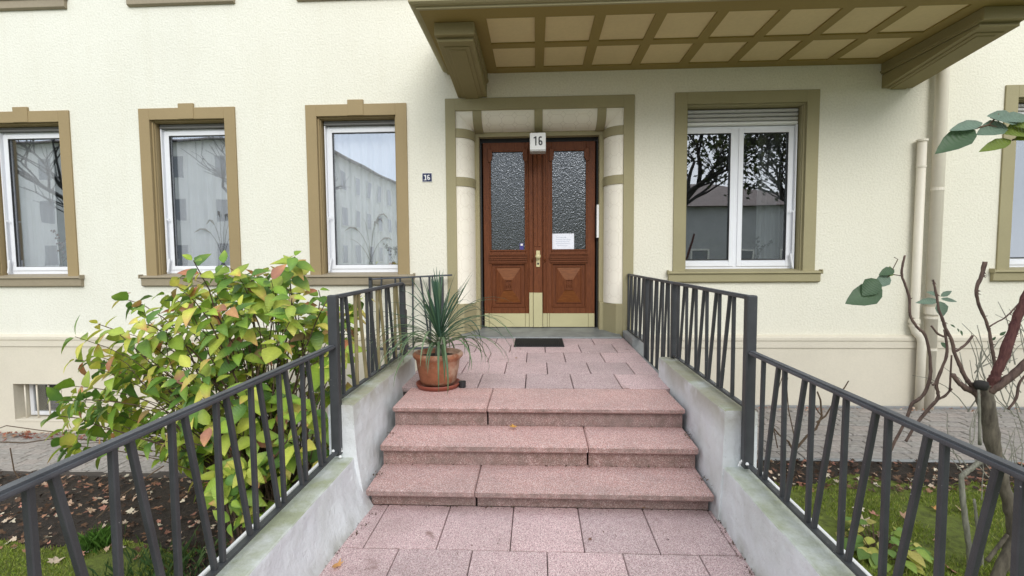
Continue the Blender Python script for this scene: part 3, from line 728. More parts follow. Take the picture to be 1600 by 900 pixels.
for (x0, x1), (g0, g1) in zip(((LX0, LX1), (RX0, RX1)), GL):
    # glazing bead with the notched top corners
    nw = .030
    box(g0-.012, g0+.006, YD-.012, YD+.01, GB, GN).obj('glazing_bead', 'wood', door, bevel=.004)
    box(g1-.006, g1+.012, YD-.012, YD+.01, GB, GN).obj('glazing_bead', 'wood', door, bevel=.004)
    box(g0-.012, g1+.012, YD-.014, YD+.01, GB-.016, GB+.004).obj('glazing_bead', 'wood', door, bevel=.004)
    box(g0+nw, g1-nw, YD-.012, YD+.01, GT-.006, GT+.016).obj('glazing_bead', 'wood', door, bevel=.004)
    for sx, xa in ((1, g0), (-1, g1)):
        b = B(); b.prism([(xa-sx*.035, GN+.0), (xa+sx*.004, GN-.018), (xa+sx*.012, GN+.012), (xa+sx*(nw-.004), GN+.04), (xa+sx*nw, GN+.07), (xa+sx*nw, GT+.02), (xa-sx*.035, GT+.04)], YD-.022, YD+.012, 'y'); cb_ = b.obj('corner_block', 'wood', door, bevel=.004)
    box(g0-.002, g1+.002, YD+.018, YD+.026, GB-.002, GT+.002).obj('pane', 'ripple', door)
    # horizontal moulding under the glass
    z0, z1 = dzz(1.0), dzz(1.13)
    for k, (a, c, pr) in enumerate(((0, .030, .022), (.034, .058, .034), (.062, .088, .045), (.092, .105, .03), (.109, .13, .02))):
        box(g0-.028, g1+.028, YD-pr, YD+.01, z0+a, z0+c).obj('moulding', 'wood', door, bevel=.006, seg=2)
    # recessed panel: frame beads, four pyramid facets, carved square
    cx, cz = (g0+g1)/2, (PT+PB)/2; hw, hh = (g1-g0)/2, (PT-PB)/2
    B().ring(cx-hw-.004, cx+hw+.004, PB-.004, PT-.004, .014, YD-.012, YD+.02).obj('panel_bead', 'wood', door, bevel=.004)
    B().ring(cx-hw*.76, cx+hw*.76, cz-hh*.83, cz+hh*.83, .012, YD+.004, YD+.03).obj('panel_bead', 'wood', door, bevel=.003)
    ox, oz, qx, qz = hw*.73, hh*.80, hw*.24, hh*.24
    O = [(cx-ox, YD+.018, cz-oz), (cx+ox, YD+.018, cz-oz), (cx+ox, YD+.018, cz+oz), (cx-ox, YD+.018, cz+oz)]
    I = [(cx-qx, YD-.018, cz-qz), (cx+qx, YD-.018, cz-qz), (cx+qx, YD-.018, cz+qz), (cx-qx, YD-.018, cz+qz)]
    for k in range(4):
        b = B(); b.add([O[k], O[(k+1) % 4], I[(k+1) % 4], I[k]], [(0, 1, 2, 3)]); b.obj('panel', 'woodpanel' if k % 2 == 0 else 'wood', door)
    B().ring(cx-qx, cx+qx, cz-qz, cz+qz, .014, YD-.03, YD).obj('carved_square', 'wood', door, bevel=.003)
    box(cx-qx+.014, cx+qx-.014, YD-.014, YD, cz-qz+.014, cz+qz-.014).obj('carved_square', 'wood', door)
    for k in range(3): B().tube([(cx-qx*.5+qx*.5*k, YD-.016, cz-qz*.6), (cx-qx*.5+qx*.5*k, YD-.020, cz), (cx-qx*.5+qx*.5*k, YD-.016, cz+qz*.6)], [.004, .007, .004], 6).obj('carving', 'wood', door, smooth=True)
# kickplates with their seams
zk0, zk1 = dzz(.118), dzz(.305)
for a, c, zz, pr in ((LX0+.004, dx(-.362), zk1, .006), (dx(-.358), dx(.138), zk1, .010), (dx(.142), dx(.192), zk1, .008), (dx(.196), dx(.250), dzz(.592), .015), (dx(.254), dx(.374), dzz(.592), .034), (dx(.378), dx(.440), zk1, .008), (dx(.444), dx(.470), zk1, .008), (dx(.474), dx(1.0), zk1, .010), (dx(1.004), RX1-.004, zk1, .006)):
    box(a, c, YD-pr-.003, YD-pr+.004, zk0, zz).obj('kickplate', 'kick', door, bevel=.0015)
hx = dx(.318)
hp = box(hx-.026, hx+.026, YD-.038, YD-.028, dzz(.944), dzz(1.166)).obj('handle_plate', 'brass', door, bevel=.004)
B().lathe([(0, 0), (.014, 0), (.014, .03), (.034, .04), (.038, .055), (.03, .072), (0, .078)], n=20).obj('knob', 'brass', door, smooth=True)
kn = bpy.data.objects['knob']; kn.rotation_euler = (pi/2, 0, 0); kn.location = (hx, YD-.036, dzz(1.088))
B().tube([(hx, YD-.036, dzz(.99)), (hx, YD-.048, dzz(.99))], .014, 14).obj('lock_cylinder', 'gasket', door)
for x in (dx(.235), dx(.41)):
    B().tube([(x, YD-.012, dzz(1.01)), (x, YD-.012, dzz(1.10))], .010, 8).obj('lock_cover', 'wood', door, smooth=True)
box(dx(.513), dx(.808), YD+.008, YD+.0095, dzz(1.184), dzz(1.395)).obj('notice', 'paper', label='white paper notice taped inside the right door pane', cat='notice')
nb = bpy.data.objects['notice']
for k, (x0, x1) in enumerate([(.57, .70), (.56, .76), (.56, .74), (.56, .75), (.58, .72)]): box(dx(x0), dx(x1), YD+.0065, YD+.0075, dzz(1.34-.028*k), dzz(1.348-.028*k)).obj('print_line', 'faint', nb)
st = box(dx(.068), dx(.120), YD+.008, YD+.0095, dzz(1.181), dzz(1.269)).obj('sticker', 'bluesticker', label='small blue and white sticker in the corner of the left door pane', cat='sticker')
box(dx(.080), dx(.110), YD+.0065, YD+.0075, dzz(1.235), dzz(1.262)).obj('print_patch', 'white', st)
# ---- canopy
CX0, CX1, CYF, CZ = -.865, 5.14, -1.735, 3.45
cb = B(); fr = B()
# stepped cornice profile (y,z), swept round front and both ends as mitred loops
prf = [(0, 0), (.0, .02), (.045, .02), (.045, .055), (.022, .06), (.022, .085), (.0, .095), (.0, .60)]
def loop(o, z):
    return [(CX0-.045+o, .0, CZ+z), (CX0-.045+o, CYF-.045+o, CZ+z), (CX1+.045-o, CYF-.045+o, CZ+z), (CX1+.045-o, .0, CZ+z)]
prf2 = [(.085, .0), (.062, .0), (.062, .022), (.045, .022), (.02, .03), (.0, .045), (.0, .075), (.018, .085), (.018, .42), (-.03, .44), (-.03, .50)]
vs = []; fs = []
for o_, z_ in prf2: vs += loop(o_, z_)
for i in range(len(prf2)-1):
    for j in range(3): fs.append((4*i+j, 4*i+j+1, 4*i+4+j+1, 4*i+4+j))
cb.add(vs, fs); cb.add(loop(-.03, .5), [(0, 1, 2, 3)])
can = cb.obj('canopy', 'khaki', house)
# soffit frame plane with recessed panels
cs, c0 = .5941, -.20; pw = .486
px = [(c0+cs*k, c0+cs*k+pw) for k in range(8)]; py = [(-1.485, -.880), (-.760, -.165)]
hsx = [(a, c, d, e) for a, c in px for d, e in py]
v2, f2 = wall_with_holes(CX0+.015, CX1-.015, CYF+.015, 0.0, 0, hsx)
sb = B(); sb.add([(x, z, CZ+.002) for x, y, z in v2], f2)
for a, c, d, e in hsx:
    sb.add([(a, d, CZ+.002), (c, d, CZ+.002), (c, e, CZ+.002), (a, e, CZ+.002), (a, d, CZ+.022), (c, d, CZ+.022), (c, e, CZ+.022), (a, e, CZ+.022)], [(0,1,5,4),(1,2,6,5),(2,3,7,6),(3,0,4,7)])
sb.obj('soffit_frame', 'soffit', can)
for a, c, d, e in hsx: box(a-.004, c+.004, d-.004, e+.004, CZ+.020, CZ+.035).obj('panel', 'panelcream', can)
def bracket(x0, x1):
    zb, yf = 3.15, -1.40
    b = B(); b.prism([(.0, zb), (-1.345, zb+.135), (-1.375, zb+.137), (-1.375, zb+.165), (.0, zb+.165)], x0+.014, x1-.014)
    b.prism([(.0, zb+.17), (-1.365, zb+.17), (-1.365, zb+.178), (-1.44, zb+.178), (-1.44, CZ-.0), (.0, CZ-.0)], x0, x1)
    o = b.obj('bracket', 'bracket', house, bevel=.005)
    # raised nested rectangles on the underside
    for k, (m_, h_) in enumerate(((.055, .012), (.10, .022))):
        u0 = -1.33+m_; u1 = -.02
        f_ = lambda y: zb-.135*y/1.345
        q = B(); X0, X1 = x0+.014+m_, x1-.014-m_
        q.add([(X0, u0, f_(u0)-h_), (X1, u0, f_(u0)-h_), (X1, u1, f_(u1)-h_), (X0, u1, f_(u1)-h_), (X0, u0, f_(u0)), (X1, u0, f_(u0)), (X1, u1, f_(u1)), (X0, u1, f_(u1))], [(0,3,2,1),(4,5,6,7),(0,1,5,4),(1,2,6,5),(2,3,7,6),(3,0,4,7)])
        q.obj('raised_panel', 'bracket', o, bevel=.004)
    # side fillet
    for xx in (x0, x1): 
        q = B(); q.bar((xx, -.0, zb+.20), (xx, -1.40, zb+.20), .02); q.obj('side_bead', 'bracket', o)
bracket(-.728, -.325); bracket(4.594, 5.002)
# ---- drainpipes
def pipe_thing(name, label, pts, r, collars, shoes=None):
    t = thing(name, label, 'drainpipe', pts[-1])
    B().tube(pts, r, 16).obj('pipe', 'pipe', t, smooth=True)
    for (p, q, rr) in collars:
        B().tube([p, q], rr, 16).obj('collar', 'pipe', t, smooth=False)
    return t
px_, rr = 5.262, .068
pipe_thing('drainpipe', 'thick cream rainwater pipe running up the wall past the canopy', [(px_, -.10, 9.2), (px_, -.10, -.93)], rr,
    [((px_, -.10, .42), (px_, -.10, .33), .083), ((px_, -.10, .30), (px_, -.10, .27), .077), ((px_, -.10, -.10), (px_, -.10, -.13), .073), ((px_, -.10, 1.865), (px_, -.10, 1.90), .073)])
for zz in (1.88, 4.6): box(px_-.01, px_+.01, -.03, .0, zz-.01, zz+.01)
pq = 5.075
pipe_thing('drainpipe', 'thinner cream pipe with open top left of the thick rainwater pipe', [(pq, -.075, 2.50), (pq, -.075, .24), (pq, -.075, .17), (pq+.02, -.085, .10), (pq+.06, -.11, .04), (pq+.075, -.115, -.03), (pq+.075, -.115, -.90)], .05,
    [((pq, -.075, 2.50), (pq, -.075, 2.475), .062), ((pq, -.075, .26), (pq, -.075, .21), .062), ((pq, -.075, .19), (pq, -.075, .165), .058), ((pq, -.075, 2.18), (pq, -.075, 2.155), .056)])
# ---- number signs and bell panel
def digit(parent, mat, ch, cx, cz, h, w, t, y):
    "one flat numeral drawn as a stroke of thickness t"
    if ch == '1': strokes = [[(.22*w, .5*h-t/2+t/2), (.22*w, -.5*h)], [(.22*w, .5*h-t*.45), (-.30*w, .5*h-t*1.35)]]
    else:
        rx, rz = (w-t)/2, (h*.56-t)/2; cz0 = -h/2+t/2+rz
        loop_ = [(rx*cos(2*pi*k/24), cz0+rz*sin(2*pi*k/24)) for k in range(25)]
        arc = [(-rx, cz0)]+[(-rx+0*k, cz0+(h/2-t/2-rz*.8-cz0)*k/4) for k in range(1, 5)]+[(-rx*cos(pi*k/10), h/2-t/2-rz*.8+rz*.8*sin(pi*k/10)) for k in range(1, 9)]
        strokes = [loop_, arc]
    b = B()
    for si, P in enumerate(strokes):
        n = len(P); L = []; 
        for k in range(n):
            a = Vector(P[max(k-1, 0)]); c = Vector(P[min(k+1, n-1)])
            if ch == '6' and si == 0: a = Vector(P[(k-1) % 24]); c = Vector(P[(k+1) % 24])
            d = (c-a).normalized(); nn = Vector((-d.y, d.x))*t/2; q = Vector(P[k]); L += [(q+nn), (q-nn)]
        yy = y-.0004*si
        b.add([(cx+v.x, yy, cz+v.y) for v in L]+[(cx+v.x, yy+.002, cz+v.y) for v in L], [(2*k, 2*k+1, 2*k+3, 2*k+2) for k in range(n-1)])
    b.obj('digit', mat, parent)
sg = thing('number_sign', 'white box light with house number 16 hanging above the door', 'number sign', (.32, .06, 2.54))
kk = (.0+6.597)/(-.02+6.597)
b = box(.217, .421, -.075, .10, 2.452, 2.672); b.obj('light_box', 'white', sg, bevel=.008)
box(.217, .421, -.08, .10, 2.436, 2.450).obj('base_strip', 'shutter', sg, bevel=.003)
digit(sg, 'ink', '1', .282, 2.567, .115, .052, .017, -.0765); digit(sg, 'ink', '6', .353, 2.567, .115, .052, .017, -.0765)
box(.30, .34, .10, .285, 2.66, 2.72).obj('arm', 'gasket', sg)
sg = thing('number_plate', 'small blue enamel plate with white house number 16 on the wall left of the door', 'number plate', (-1.138, -.01, 2.134))
box(-1.205, -1.071, -.010, -.002, 2.075, 2.193).obj('border', 'white', sg, bevel=.002)
box(-1.200, -1.076, -.0125, -.009, 2.080, 2.188).obj('plate', 'enamel', sg, bevel=.002)
digit(sg, 'white', '1', -1.162, 2.134, .066, .024, .013, -.014); digit(sg, 'white', '6', -1.116, 2.134, .066, .036, .0105, -.014)
b = B(); b.box(-1.182, -1.146, -.0155, -.0125, 2.098, 2.105); b.box(-1.180, -1.163, -.0155, -.0125, 2.156, 2.163); b.obj('digit_serif', 'white', sg)
bp_ = thing('bell_panel', 'narrow white doorbell panel on the right door reveal', 'doorbell', (1.13, .2, 1.55))
jx = xr-.272
box(jx-.030, jx-.001, .287, .385, 1.335, 1.785).obj('casing', 'white', bp_, bevel=.004)
for k in range(9): box(jx-.034, jx-.031, .30, .35, 1.37+.044*k, 1.40+.044*k).obj('name_strip', 'shutter', bp_)
# ---- door mat
mt = thing('door_mat', 'small black rubber door mat in front of the door', 'door mat', (.33, -.54, .03))
def lzz(y): return lz(y)
b = B(); b.prism([(-.79, lzz(-.79)+.001), (-.79, lzz(-.79)+.012), (-.29, lzz(-.29)+.012), (-.29, lzz(-.29)+.001)], .025, .618); b.obj('mat_base', 'mat', mt)
b = B()
for k in range(27): b.box(.03+k*.0218, .04+k*.0218, -.78, -.30, lz(-.55)+.008, lz(-.3)+.018)
b.obj('ribs', 'mat', mt)
# ================================================================== RAILINGS
def railing(label, x, ztop, zbot, ys, posts, bal, side, khaki=(), zslope=0):
    """rail parallel to Y. ys=(ynear, yfar); bal: list of y of the upright balusters, each with a slanted one"""
    t = thing('railing', label, 'railing', (x, ys[0], zbot))
    yn, yf = ys
    b = B(); b.bar((x, yn, ztop), (x, yf, ztop-zslope), .042, .024); b.obj('handrail', 'handrail', t, bevel=.008, seg=2)
    b = B(); b.bar((x, yn, zbot), (x, yf, zbot), .034, .014); b.obj('bottom_rail', 'rail', t, bevel=.003)
    for (py_, z0, z1, w) in posts: box(x-w/2, x+w/2, py_-w/2, py_+w/2, z0, z1).obj('post', 'rail', t, bevel=.006)
    rr_ = random.Random(int(abs(x)*100)+len(bal))
    for i, y in enumerate(bal):
        mt_ = 'reflectrail' if i in khaki else 'rail'  # listed bars have the yellow-green reflections in their colour
        j = rr_.uniform(-.003, .003)
        b = B(); b.bar((x+j, y, zbot+.005), (x-j, y, ztop-.01-zslope*(y-yn)/(yf-yn)), .0208, .0208, Vector((0, 1, 0))); b.obj('baluster', mt_, t, bevel=.003)
        # slanted one: top close to the camera side of its upright, foot close to the next upright away
        yt, yb_ = y+.062, y+.188
        if yb_ < yf+.0: 
            b = B(); b.bar((x+j, yb_, zbot+.005), (x-j, yt, ztop-.01-zslope*(y-yn)/(yf-yn)), .0208, .0208, Vector((0, 1, 0))); b.obj('baluster', mt_, t, bevel=.003)
    return t
# right side: lower, upper, wall section
RX, LX = 1.493, -.943
railing('lower right dark grey railing running from the tall post towards the viewer', RX, .541, -.105, (-7.0, -3.77), [], [-3.913-.2365*k for k in range(0, 13)], 1)
railing('upper right dark grey railing on the mossy wall block beside the steps', RX, .848, .215, (-3.74, -2.19), [(-3.742, -.13, .862, .056), (-2.19, .19, .845, .05)], [-3.507+.237*k for k in range(0, 6)], 1)
railing('dark grey railing between the right end of the landing and the house wall', RX, .845, .125, (-1.106, -.03), [], [-.98+.237*k for k in range(0, 5)], 1, zslope=.0)
railing('gate-like dark grey railing section over the gap right of the landing', RX, .846, -.06, (-2.15, -1.145), [(-1.125, -.08, .84, .052)], [-2.02+.22*k for k in range(0, 4)], 1)
railing('lower left dark grey railing running from the tall post towards the viewer', LX, .551, -.105, (-7.0, -3.66), [], [-3.82-.2365*k for k in range(0, 13)], -1)
railing('upper left railing with yellow green reflections coloured into some bars beside the flower pot', LX, .848, .21, (-3.63, -2.06), [(-3.632, -.13, .862, .056), (-2.06, .19, .845, .05), (-2.00, .05, .60, .04)], [-3.50+.2365*k for k in range(0, 6)], -1, khaki=(1, 3, 5))
# white filler at the feet
for nm, x_, y_, z_ in (('left', LX, -3.63, -.14), ('right', RX, -3.745, -.14)):
    b = B(); rnd = random.Random(3)
    for k in range(16): p = Vector((x_+rnd.uniform(-.035, .035), y_+rnd.uniform(-.035, .035), z_+rnd.uniform(0, .05))); b.lathe([(0, -.01), (.010, 0), (.007, .009), (0, .012)], p, 6)
    b.obj('filler_lump', 'white', label='crumbly white filler at the foot of the %s tall railing post' % nm, cat='filler')
t = thing('railing', 'dark railing along the house wall behind the spiky potted plant', 'railing', (-.83, -.15, -.12))
b = B(); b.bar((-.80, -.15, .853), (-1.90, -.15, .803), .04, .022); b.obj('handrail', 'handrail', t, bevel=.005)
b = B(); b.bar((-.85, -.15, -.10), (-1.90, -.15, -.125), .034, .03); b.obj('bottom_rail', 'handrail', t, bevel=.003)
for x, x2, w in ((-1.88, -1.88, .03), (-1.73, -1.80, .02), (-1.55, -1.57, .02), (-1.49, -1.40, .02), (-1.32, -1.33, .02), (-1.22, -1.10, .02), (-1.10, -1.10, .024), (-1.06, -.98, .02), (-.93, -.93, .03)):
    b = B(); b.bar((x2, -.15, -.11), (x, -.15, .83), w, w, Vector((0, 1, 0))); b.obj('baluster', 'rail', t)
for x in (-1.88, -.95): box(x-.02, x+.02, -.17, -.13, -1.3, .83).obj('post', 'rail', t)
# ================================================================== PLANTS
def leaf_geo(L, Wd, fold=.25, curl=.15, n=5, tipx=1.0):
    ts = [0, .14, .38, .65, .88, 1.0]; ws = [.06, .62, 1.0, .78, .32, 0.0]
    vs = []; uv = []
    for t_, w_ in zip(ts, ws):
        z = -curl*L*t_*t_; h = fold*w_*Wd/2
        vs += [(L*t_, -w_*Wd/2, z+h), (L*t_, 0, z), (L*t_, w_*Wd/2, z+h)]; uv += [(t_, 0), (t_, .5), (t_, 1)]
    fs = []
    for i in range(5):
        a = 3*i; fs += [(a, a+3, a+4, a+1), (a+1, a+4, a+5, a+2)]
    return vs, fs, uv, ts
def frame_from(d, upv):
    x = d.normalized(); y = upv.cross(x)
    if y.length < 1e-3: y = Vector((0, 1, 0)).cross(x)
    y.normalize(); z = x.cross(y); return Matrix((x, y, z)).transposed()
GREENS = [(.23, .37, .045), (.30, .43, .055), (.18, .32, .05), (.37, .47, .07), (.10, .20, .04), (.12, .24, .05)]
YEL = [(.58, .60, .10), (.68, .60, .14), (.50, .56, .09), (.42, .52, .08)]
RED = [(.56, .22, .11), (.62, .32, .14), (.40, .18, .12), (.38, .28, .12)]
def leaf_cols(rnd, redness, yelness):
    u = rnd.random()
    if u < redness: a = rnd.choice(RED); b_ = rnd.choice(RED+YEL)
    elif u < redness+yelness: a = rnd.choice(YEL); b_ = rnd.choice(RED[:2]+YEL+YEL)
    else: a = rnd.choice(GREENS); b_ = rnd.choice(GREENS+YEL[2:])
    k = rnd.uniform(.8, 1.15); a = tuple(x*k for x in a); b_ = tuple(x*k for x in b_)
    out = []
    for t_ in [0, .14, .38, .65, .88, 1.0]:
        f = max(0, (t_-.45)/.55)**1.3; c = tuple(a[i]*(1-f)+b_[i]*f for i in range(3)); m = tuple(min(1, x*1.25) for x in c); out += [c, m, c]
    return out
bush = thing('leafy_bush', 'broad leaved garden bush turning yellow and red behind the lower left railing', 'bush', (-2.0, -2.5, -1.28))
rnd = random.Random(21)
env = [(88, 690), (85, 590), (118, 560), (112, 505), (150, 480), (180, 455), (235, 440), (270, 425), (305, 405), (345, 412), (372, 440), (405, 408), (450, 396), (490, 408), (525, 425), (560, 445), (600, 470), (645, 520), (600, 600), (560, 700), (500, 790), (430, 860), (350, 850), (330, 760), (250, 700), (180, 690), (130, 720)]
def inside(p, poly):
    x, y = p; r_ = False
    for i in range(len(poly)):
        x0, y0 = poly[i]; x1, y1 = poly[i-1]
        if (y0 > y) != (y1 > y) and x < (x1-x0)*(y-y0)/(y1-y0)+x0: r_ = not r_
    return r_
leaves = []   # (pos, dir, up, L, W, cols)
stb = [B() for _ in range(12)]
base = Vector((-1.95, -2.55, -1.3))
tips = []
while len(tips) < 200:
    x, y = rnd.uniform(85, 650), rnd.uniform(395, 860)
    if not inside((x, y), env): continue
    if x > 560 and rnd.random() < .5: continue
    Yd = rnd.uniform(-3.25, -1.7)
    p = at(x, y, Yd)
    if p.x > -1.10 or p.z < -1.2: continue
    tips.append((p, x, y))
for si, (tip, px1, py1) in enumerate(tips):
    st_ = base+Vector((rnd.uniform(-.25, .25), rnd.uniform(-.3, .3), 0)); v = tip-st_; n = 10
    sag = Vector((0, 0, 1))*v.length*rnd.uniform(.05, .22)
    side_ = Vector((rnd.uniform(-.1, .1), rnd.uniform(-.1, .1), 0))
    pts = []
    for k in range(n+1):
        u = k/n; hz = Vector((v.x*u**1.25, v.y*u**1.1, v.z*(1-(1-u)**1.25)))
        pts.append(st_+hz+sag*sin(pi*u)*.5+side_*sin(pi*u*2)+Vector((rnd.uniform(-1, 1), rnd.uniform(-1, 1), rnd.uniform(-1, 1)))*.012)
    rad = [.0075*(1-.70*k/n) for k in range(n+1)]
    if si % 3 == 0: rad = [r_*1.5 for r_ in rad]
    stb[si % 12].tube(pts, rad, 5)
    d = (pts[-1]-pts[-3]).normalized(); L_ = v.length
    npair = rnd.choice((3, 4, 4, 5))
    outer = max(0, min(1, (560-py1)/200)); 
    rednes = .025+.09*(1 if (py1 < 500) else .15); yel = .22+.18*(1 if px1 < 330 else .2)
    ph = rnd.uniform(0, pi)
    for k in range(npair):
        s_ = k*rnd.uniform(.055, .085); p = pts[-1]-d*s_
        a1 = d.cross(Vector((0, 0, 1))); a1 = a1.normalized() if a1.length > .05 else Vector((1, 0, 0)); a2 = a1.cross(d)
        ang = ph+(k % 2)*pi/2+rnd.uniform(-.2, .2)
        for sg_ in (0, pi):
            o_ = a1*cos(ang+sg_)+a2*sin(ang+sg_)
            dr = (o_*rnd.uniform(.8, 1.1)+d*(.55-.12*k)+Vector((0, -.10, -rnd.uniform(.0, .5)))).normalized()
            upv = (d+Vector((0, -.55, .8))).normalized()
            L = rnd.uniform(.09, .20)*(.80+.1*min(k, 3)); leaves.append((p+o_*.012, dr, upv, L, L*rnd.uniform(.56, .72), leaf_cols(rnd, rednes*(1.3 if k == 0 else 1), yel)))
    # scattered inner leaves
    for _ in range(3):
        q = pts[rnd.randint(5, n-1)]; a = rnd.uniform(0, 2*pi)
        dr = Vector((cos(a), sin(a)*.7-.2, rnd.uniform(-.6, .3))).normalized(); L = rnd.uniform(.09, .15)
        leaves.append((q, dr, Vector((0, -.4, 1)).normalized(), L, L*.6, leaf_cols(rnd, .03, .15)))
for b in stb: b.obj('branch', 'stem', bush)
def place_leaves(root, lv, limit, name='leaf', rest='foliage', mat='leaf', rnd=rnd, fold=(.1, .6), curl=(.0, .75)):
    lv = sorted(lv, key=lambda l: (l[0]-CAM).length/l[3])
    restb = B()
    for i, (p, dr, upv, L, Wd, cols) in enumerate(lv):
        vs, fs, uv, ts = leaf_geo(L, Wd, rnd.uniform(*fold), rnd.uniform(*curl))
        if i < limit:
            m = B(); m.add(vs, fs, cols, uv); me = m.mesh(name, mat, smooth=True); o = link(name, me, root)
            R = frame_from(dr, upv).to_4x4(); o.matrix_world = Matrix.Translation(p) @ R
            o.matrix_parent_inverse = Matrix.Translation(root.location).inverted(); o.matrix_basis = Matrix.Translation(p) @ R
        else:
            R = frame_from(dr, upv); restb.add([R @ Vector(v)+p for v in vs], fs, cols, uv)
    if restb.v: restb.obj(rest, mat, root, smooth=True, kind='stuff')
place_leaves(bush, leaves, 300)
# ---- low hosta-like plant with yellow leaves at the right railing foot, small ones on the left
def low_plant(name, label, c, n, r_, cols, seed, L=(.07, .12), wd=.75):
    rd = random.Random(seed); root = thing(name, label, 'plant', c); lv = []; sb_ = B()
    for k in range(n):
        a = rd.uniform(0, 2*pi); q = r_*math.sqrt(rd.random()); h = rd.uniform(.06, .24)*(1-.5*q/r_)
        p = Vector((c[0]+q*cos(a), c[1]+q*sin(a), c[2]+h)); dr = Vector((cos(a), sin(a), rd.uniform(-.5, .25))).normalized()
        LL = rd.uniform(*L); cc = rd.choice(cols); kk_ = rd.uniform(.8, 1.2); cc = tuple(x*kk_ for x in cc)
        lv.append((p, dr, Vector((0, -.3, 1)).normalized(), LL, LL*wd, [cc, tuple(min(1, x*1.2) for x in cc), cc]*6))
        sb_.tube([(c[0]+q*.3*cos(a), c[1]+q*.3*sin(a), c[2]), (p.x, p.y, p.z)], [.004, .002], 5)
    sb_.obj('stem', 'stem', root); place_leaves(root, lv, 300, rnd=rd, fold=(.05, .25), curl=(.1, .4)); return root
hz = atz(1365, 845, -.93); low_plant('leafy_plant', 'low plant with round yellowing leaves growing at the foot of the lower right railing', (hz.x+.03, hz.y, -1.02), 62, .22, [(.40, .42, .08), (.50, .45, .12), (.24, .34, .06), (.14, .24, .05)], 4)
hz = at(385, 790, -3.35); low_plant('leafy_plant', 'low green sprouts between the bush and the lower left railing', (hz.x, hz.y, -1.28), 55, .34, [(.10, .20, .04), (.15, .28, .05), (.22, .32, .06)], 5, L=(.11, .17), wd=.6)
# ---- potted spiky plant
PC = Vector((-.535, -2.49, .004))
pot = thing('terracotta_pot', 'weathered terracotta pot with rolled rim on the top step', 'flower pot', (PC.x, PC.y, .04))
B().lathe([(0, .035), (.135, .035), (.150, .06), (.172, .16), (.182, .235), (.192, .245), (.207, .262), (.210, .280), (.200, .295), (.186, .297), (.178, .285), (.172, .25), (0, .25)], (PC.x, PC.y, 0), 48).obj('pot_body', 'terracotta', pot, smooth=True)
B().lathe([(0, .252), (.1, .262), (.171, .250)], (PC.x, PC.y, .004), 24).obj('potting_soil', 'soil', pot)
sc_ = B().lathe([(0, .004), (.150, .004), (.168, .012), (.180, .040), (.186, .042), (.184, .030), (.170, .002), (0, .002)], (PC.x, PC.y, 0), 40).obj('saucer', 'saucer', label='red brown saucer under the terracotta pot', cat='saucer', smooth=True)
B().lathe([(0, 0), (.03, 0), (.03, .05), (.0, .05)], (PC.x+.205, PC.y-.02, .002), 12).obj('cap', 'gasket', label='small black cap standing beside the pot saucer', cat='cap')
yc = thing('spiky_plant', 'dark green strap leaved yucca growing in the terracotta pot', 'potted plant', (PC.x, PC.y, .26))
B().tube([(PC.x, PC.y, .25), (PC.x+.01, PC.y, .33), (PC.x+.015, PC.y, .42)], [.028, .030, .024], 10).obj('stem', 'greystem', yc, smooth=True)
rnd2 = random.Random(11)
def blade(p0, az_, el0, L, droop, w, col):
    n = 9; b = B(); pts = []; p = Vector(p0); e = el0
    d_h = Vector((cos(az_), sin(az_), 0)); sidev = Vector((-sin(az_), cos(az_), 0)); st = L/n
    for k in range(n+1):
        pts.append((p.copy(), e)); d = d_h*cos(e)+Vector((0, 0, 1))*sin(e); p = p+d*st; e -= droop*(.35+1.3*k/n)/n
        if p.z < .03 and (p-PC).xy.length < .9 and p.y > -3.0: e = max(e, -.25)
    vs = []
    for k, (q, e) in enumerate(pts):
        ww = w*min(1, .55+.9*k/n)*(1-(k/n)**3)*.5+.0008; nrm = d_h*(-sin(e))+Vector((0, 0, 1))*cos(e)
        vs += [q+sidev*ww+nrm*ww*.45, q, q-sidev*ww+nrm*ww*.45]
    fs = []
    for k in range(n): a = 3*k; fs += [(a, a+3, a+4, a+1), (a+1, a+4, a+5, a+2)]
    b.add(vs, fs, col, [(0, 0)]*len(vs)); return b.obj('leaf', 'leaf', yc, smooth=True)
top = Vector((PC.x+.015, PC.y, .40))
YG = [(.065, .135, .085), (.085, .16, .10), (.05, .105, .065), (.11, .19, .10)]
for k in range(38):   # upright tuft
    blade(top+Vector((rnd2.uniform(-.012, .012), rnd2.uniform(-.012, .012), rnd2.uniform(0, .05))), rnd2.uniform(0, 6.28), radians(rnd2.uniform(60, 88)), rnd2.uniform(.36, .62), rnd2.uniform(.0, .5), .021, rnd2.choice(YG))
for k in range(26):   # middle, arching
    blade(top+Vector((0, 0, rnd2.uniform(-.02, .02))), rnd2.uniform(0, 6.28), radians(rnd2.uniform(25, 60)), rnd2.uniform(.60, .95), rnd2.uniform(1.5, 2.7), .016, rnd2.choice(YG))
for k in range(46):   # drooping skirt
    blade(top+Vector((0, 0, rnd2.uniform(-.09, -.02))), rnd2.uniform(0, 6.28), radians(rnd2.uniform(5, 45)), rnd2.uniform(.48, .80), rnd2.uniform(2.0, 3.2), .020, rnd2.choice([(.16, .24, .12), (.20, .28, .15), (.11, .18, .09)]))
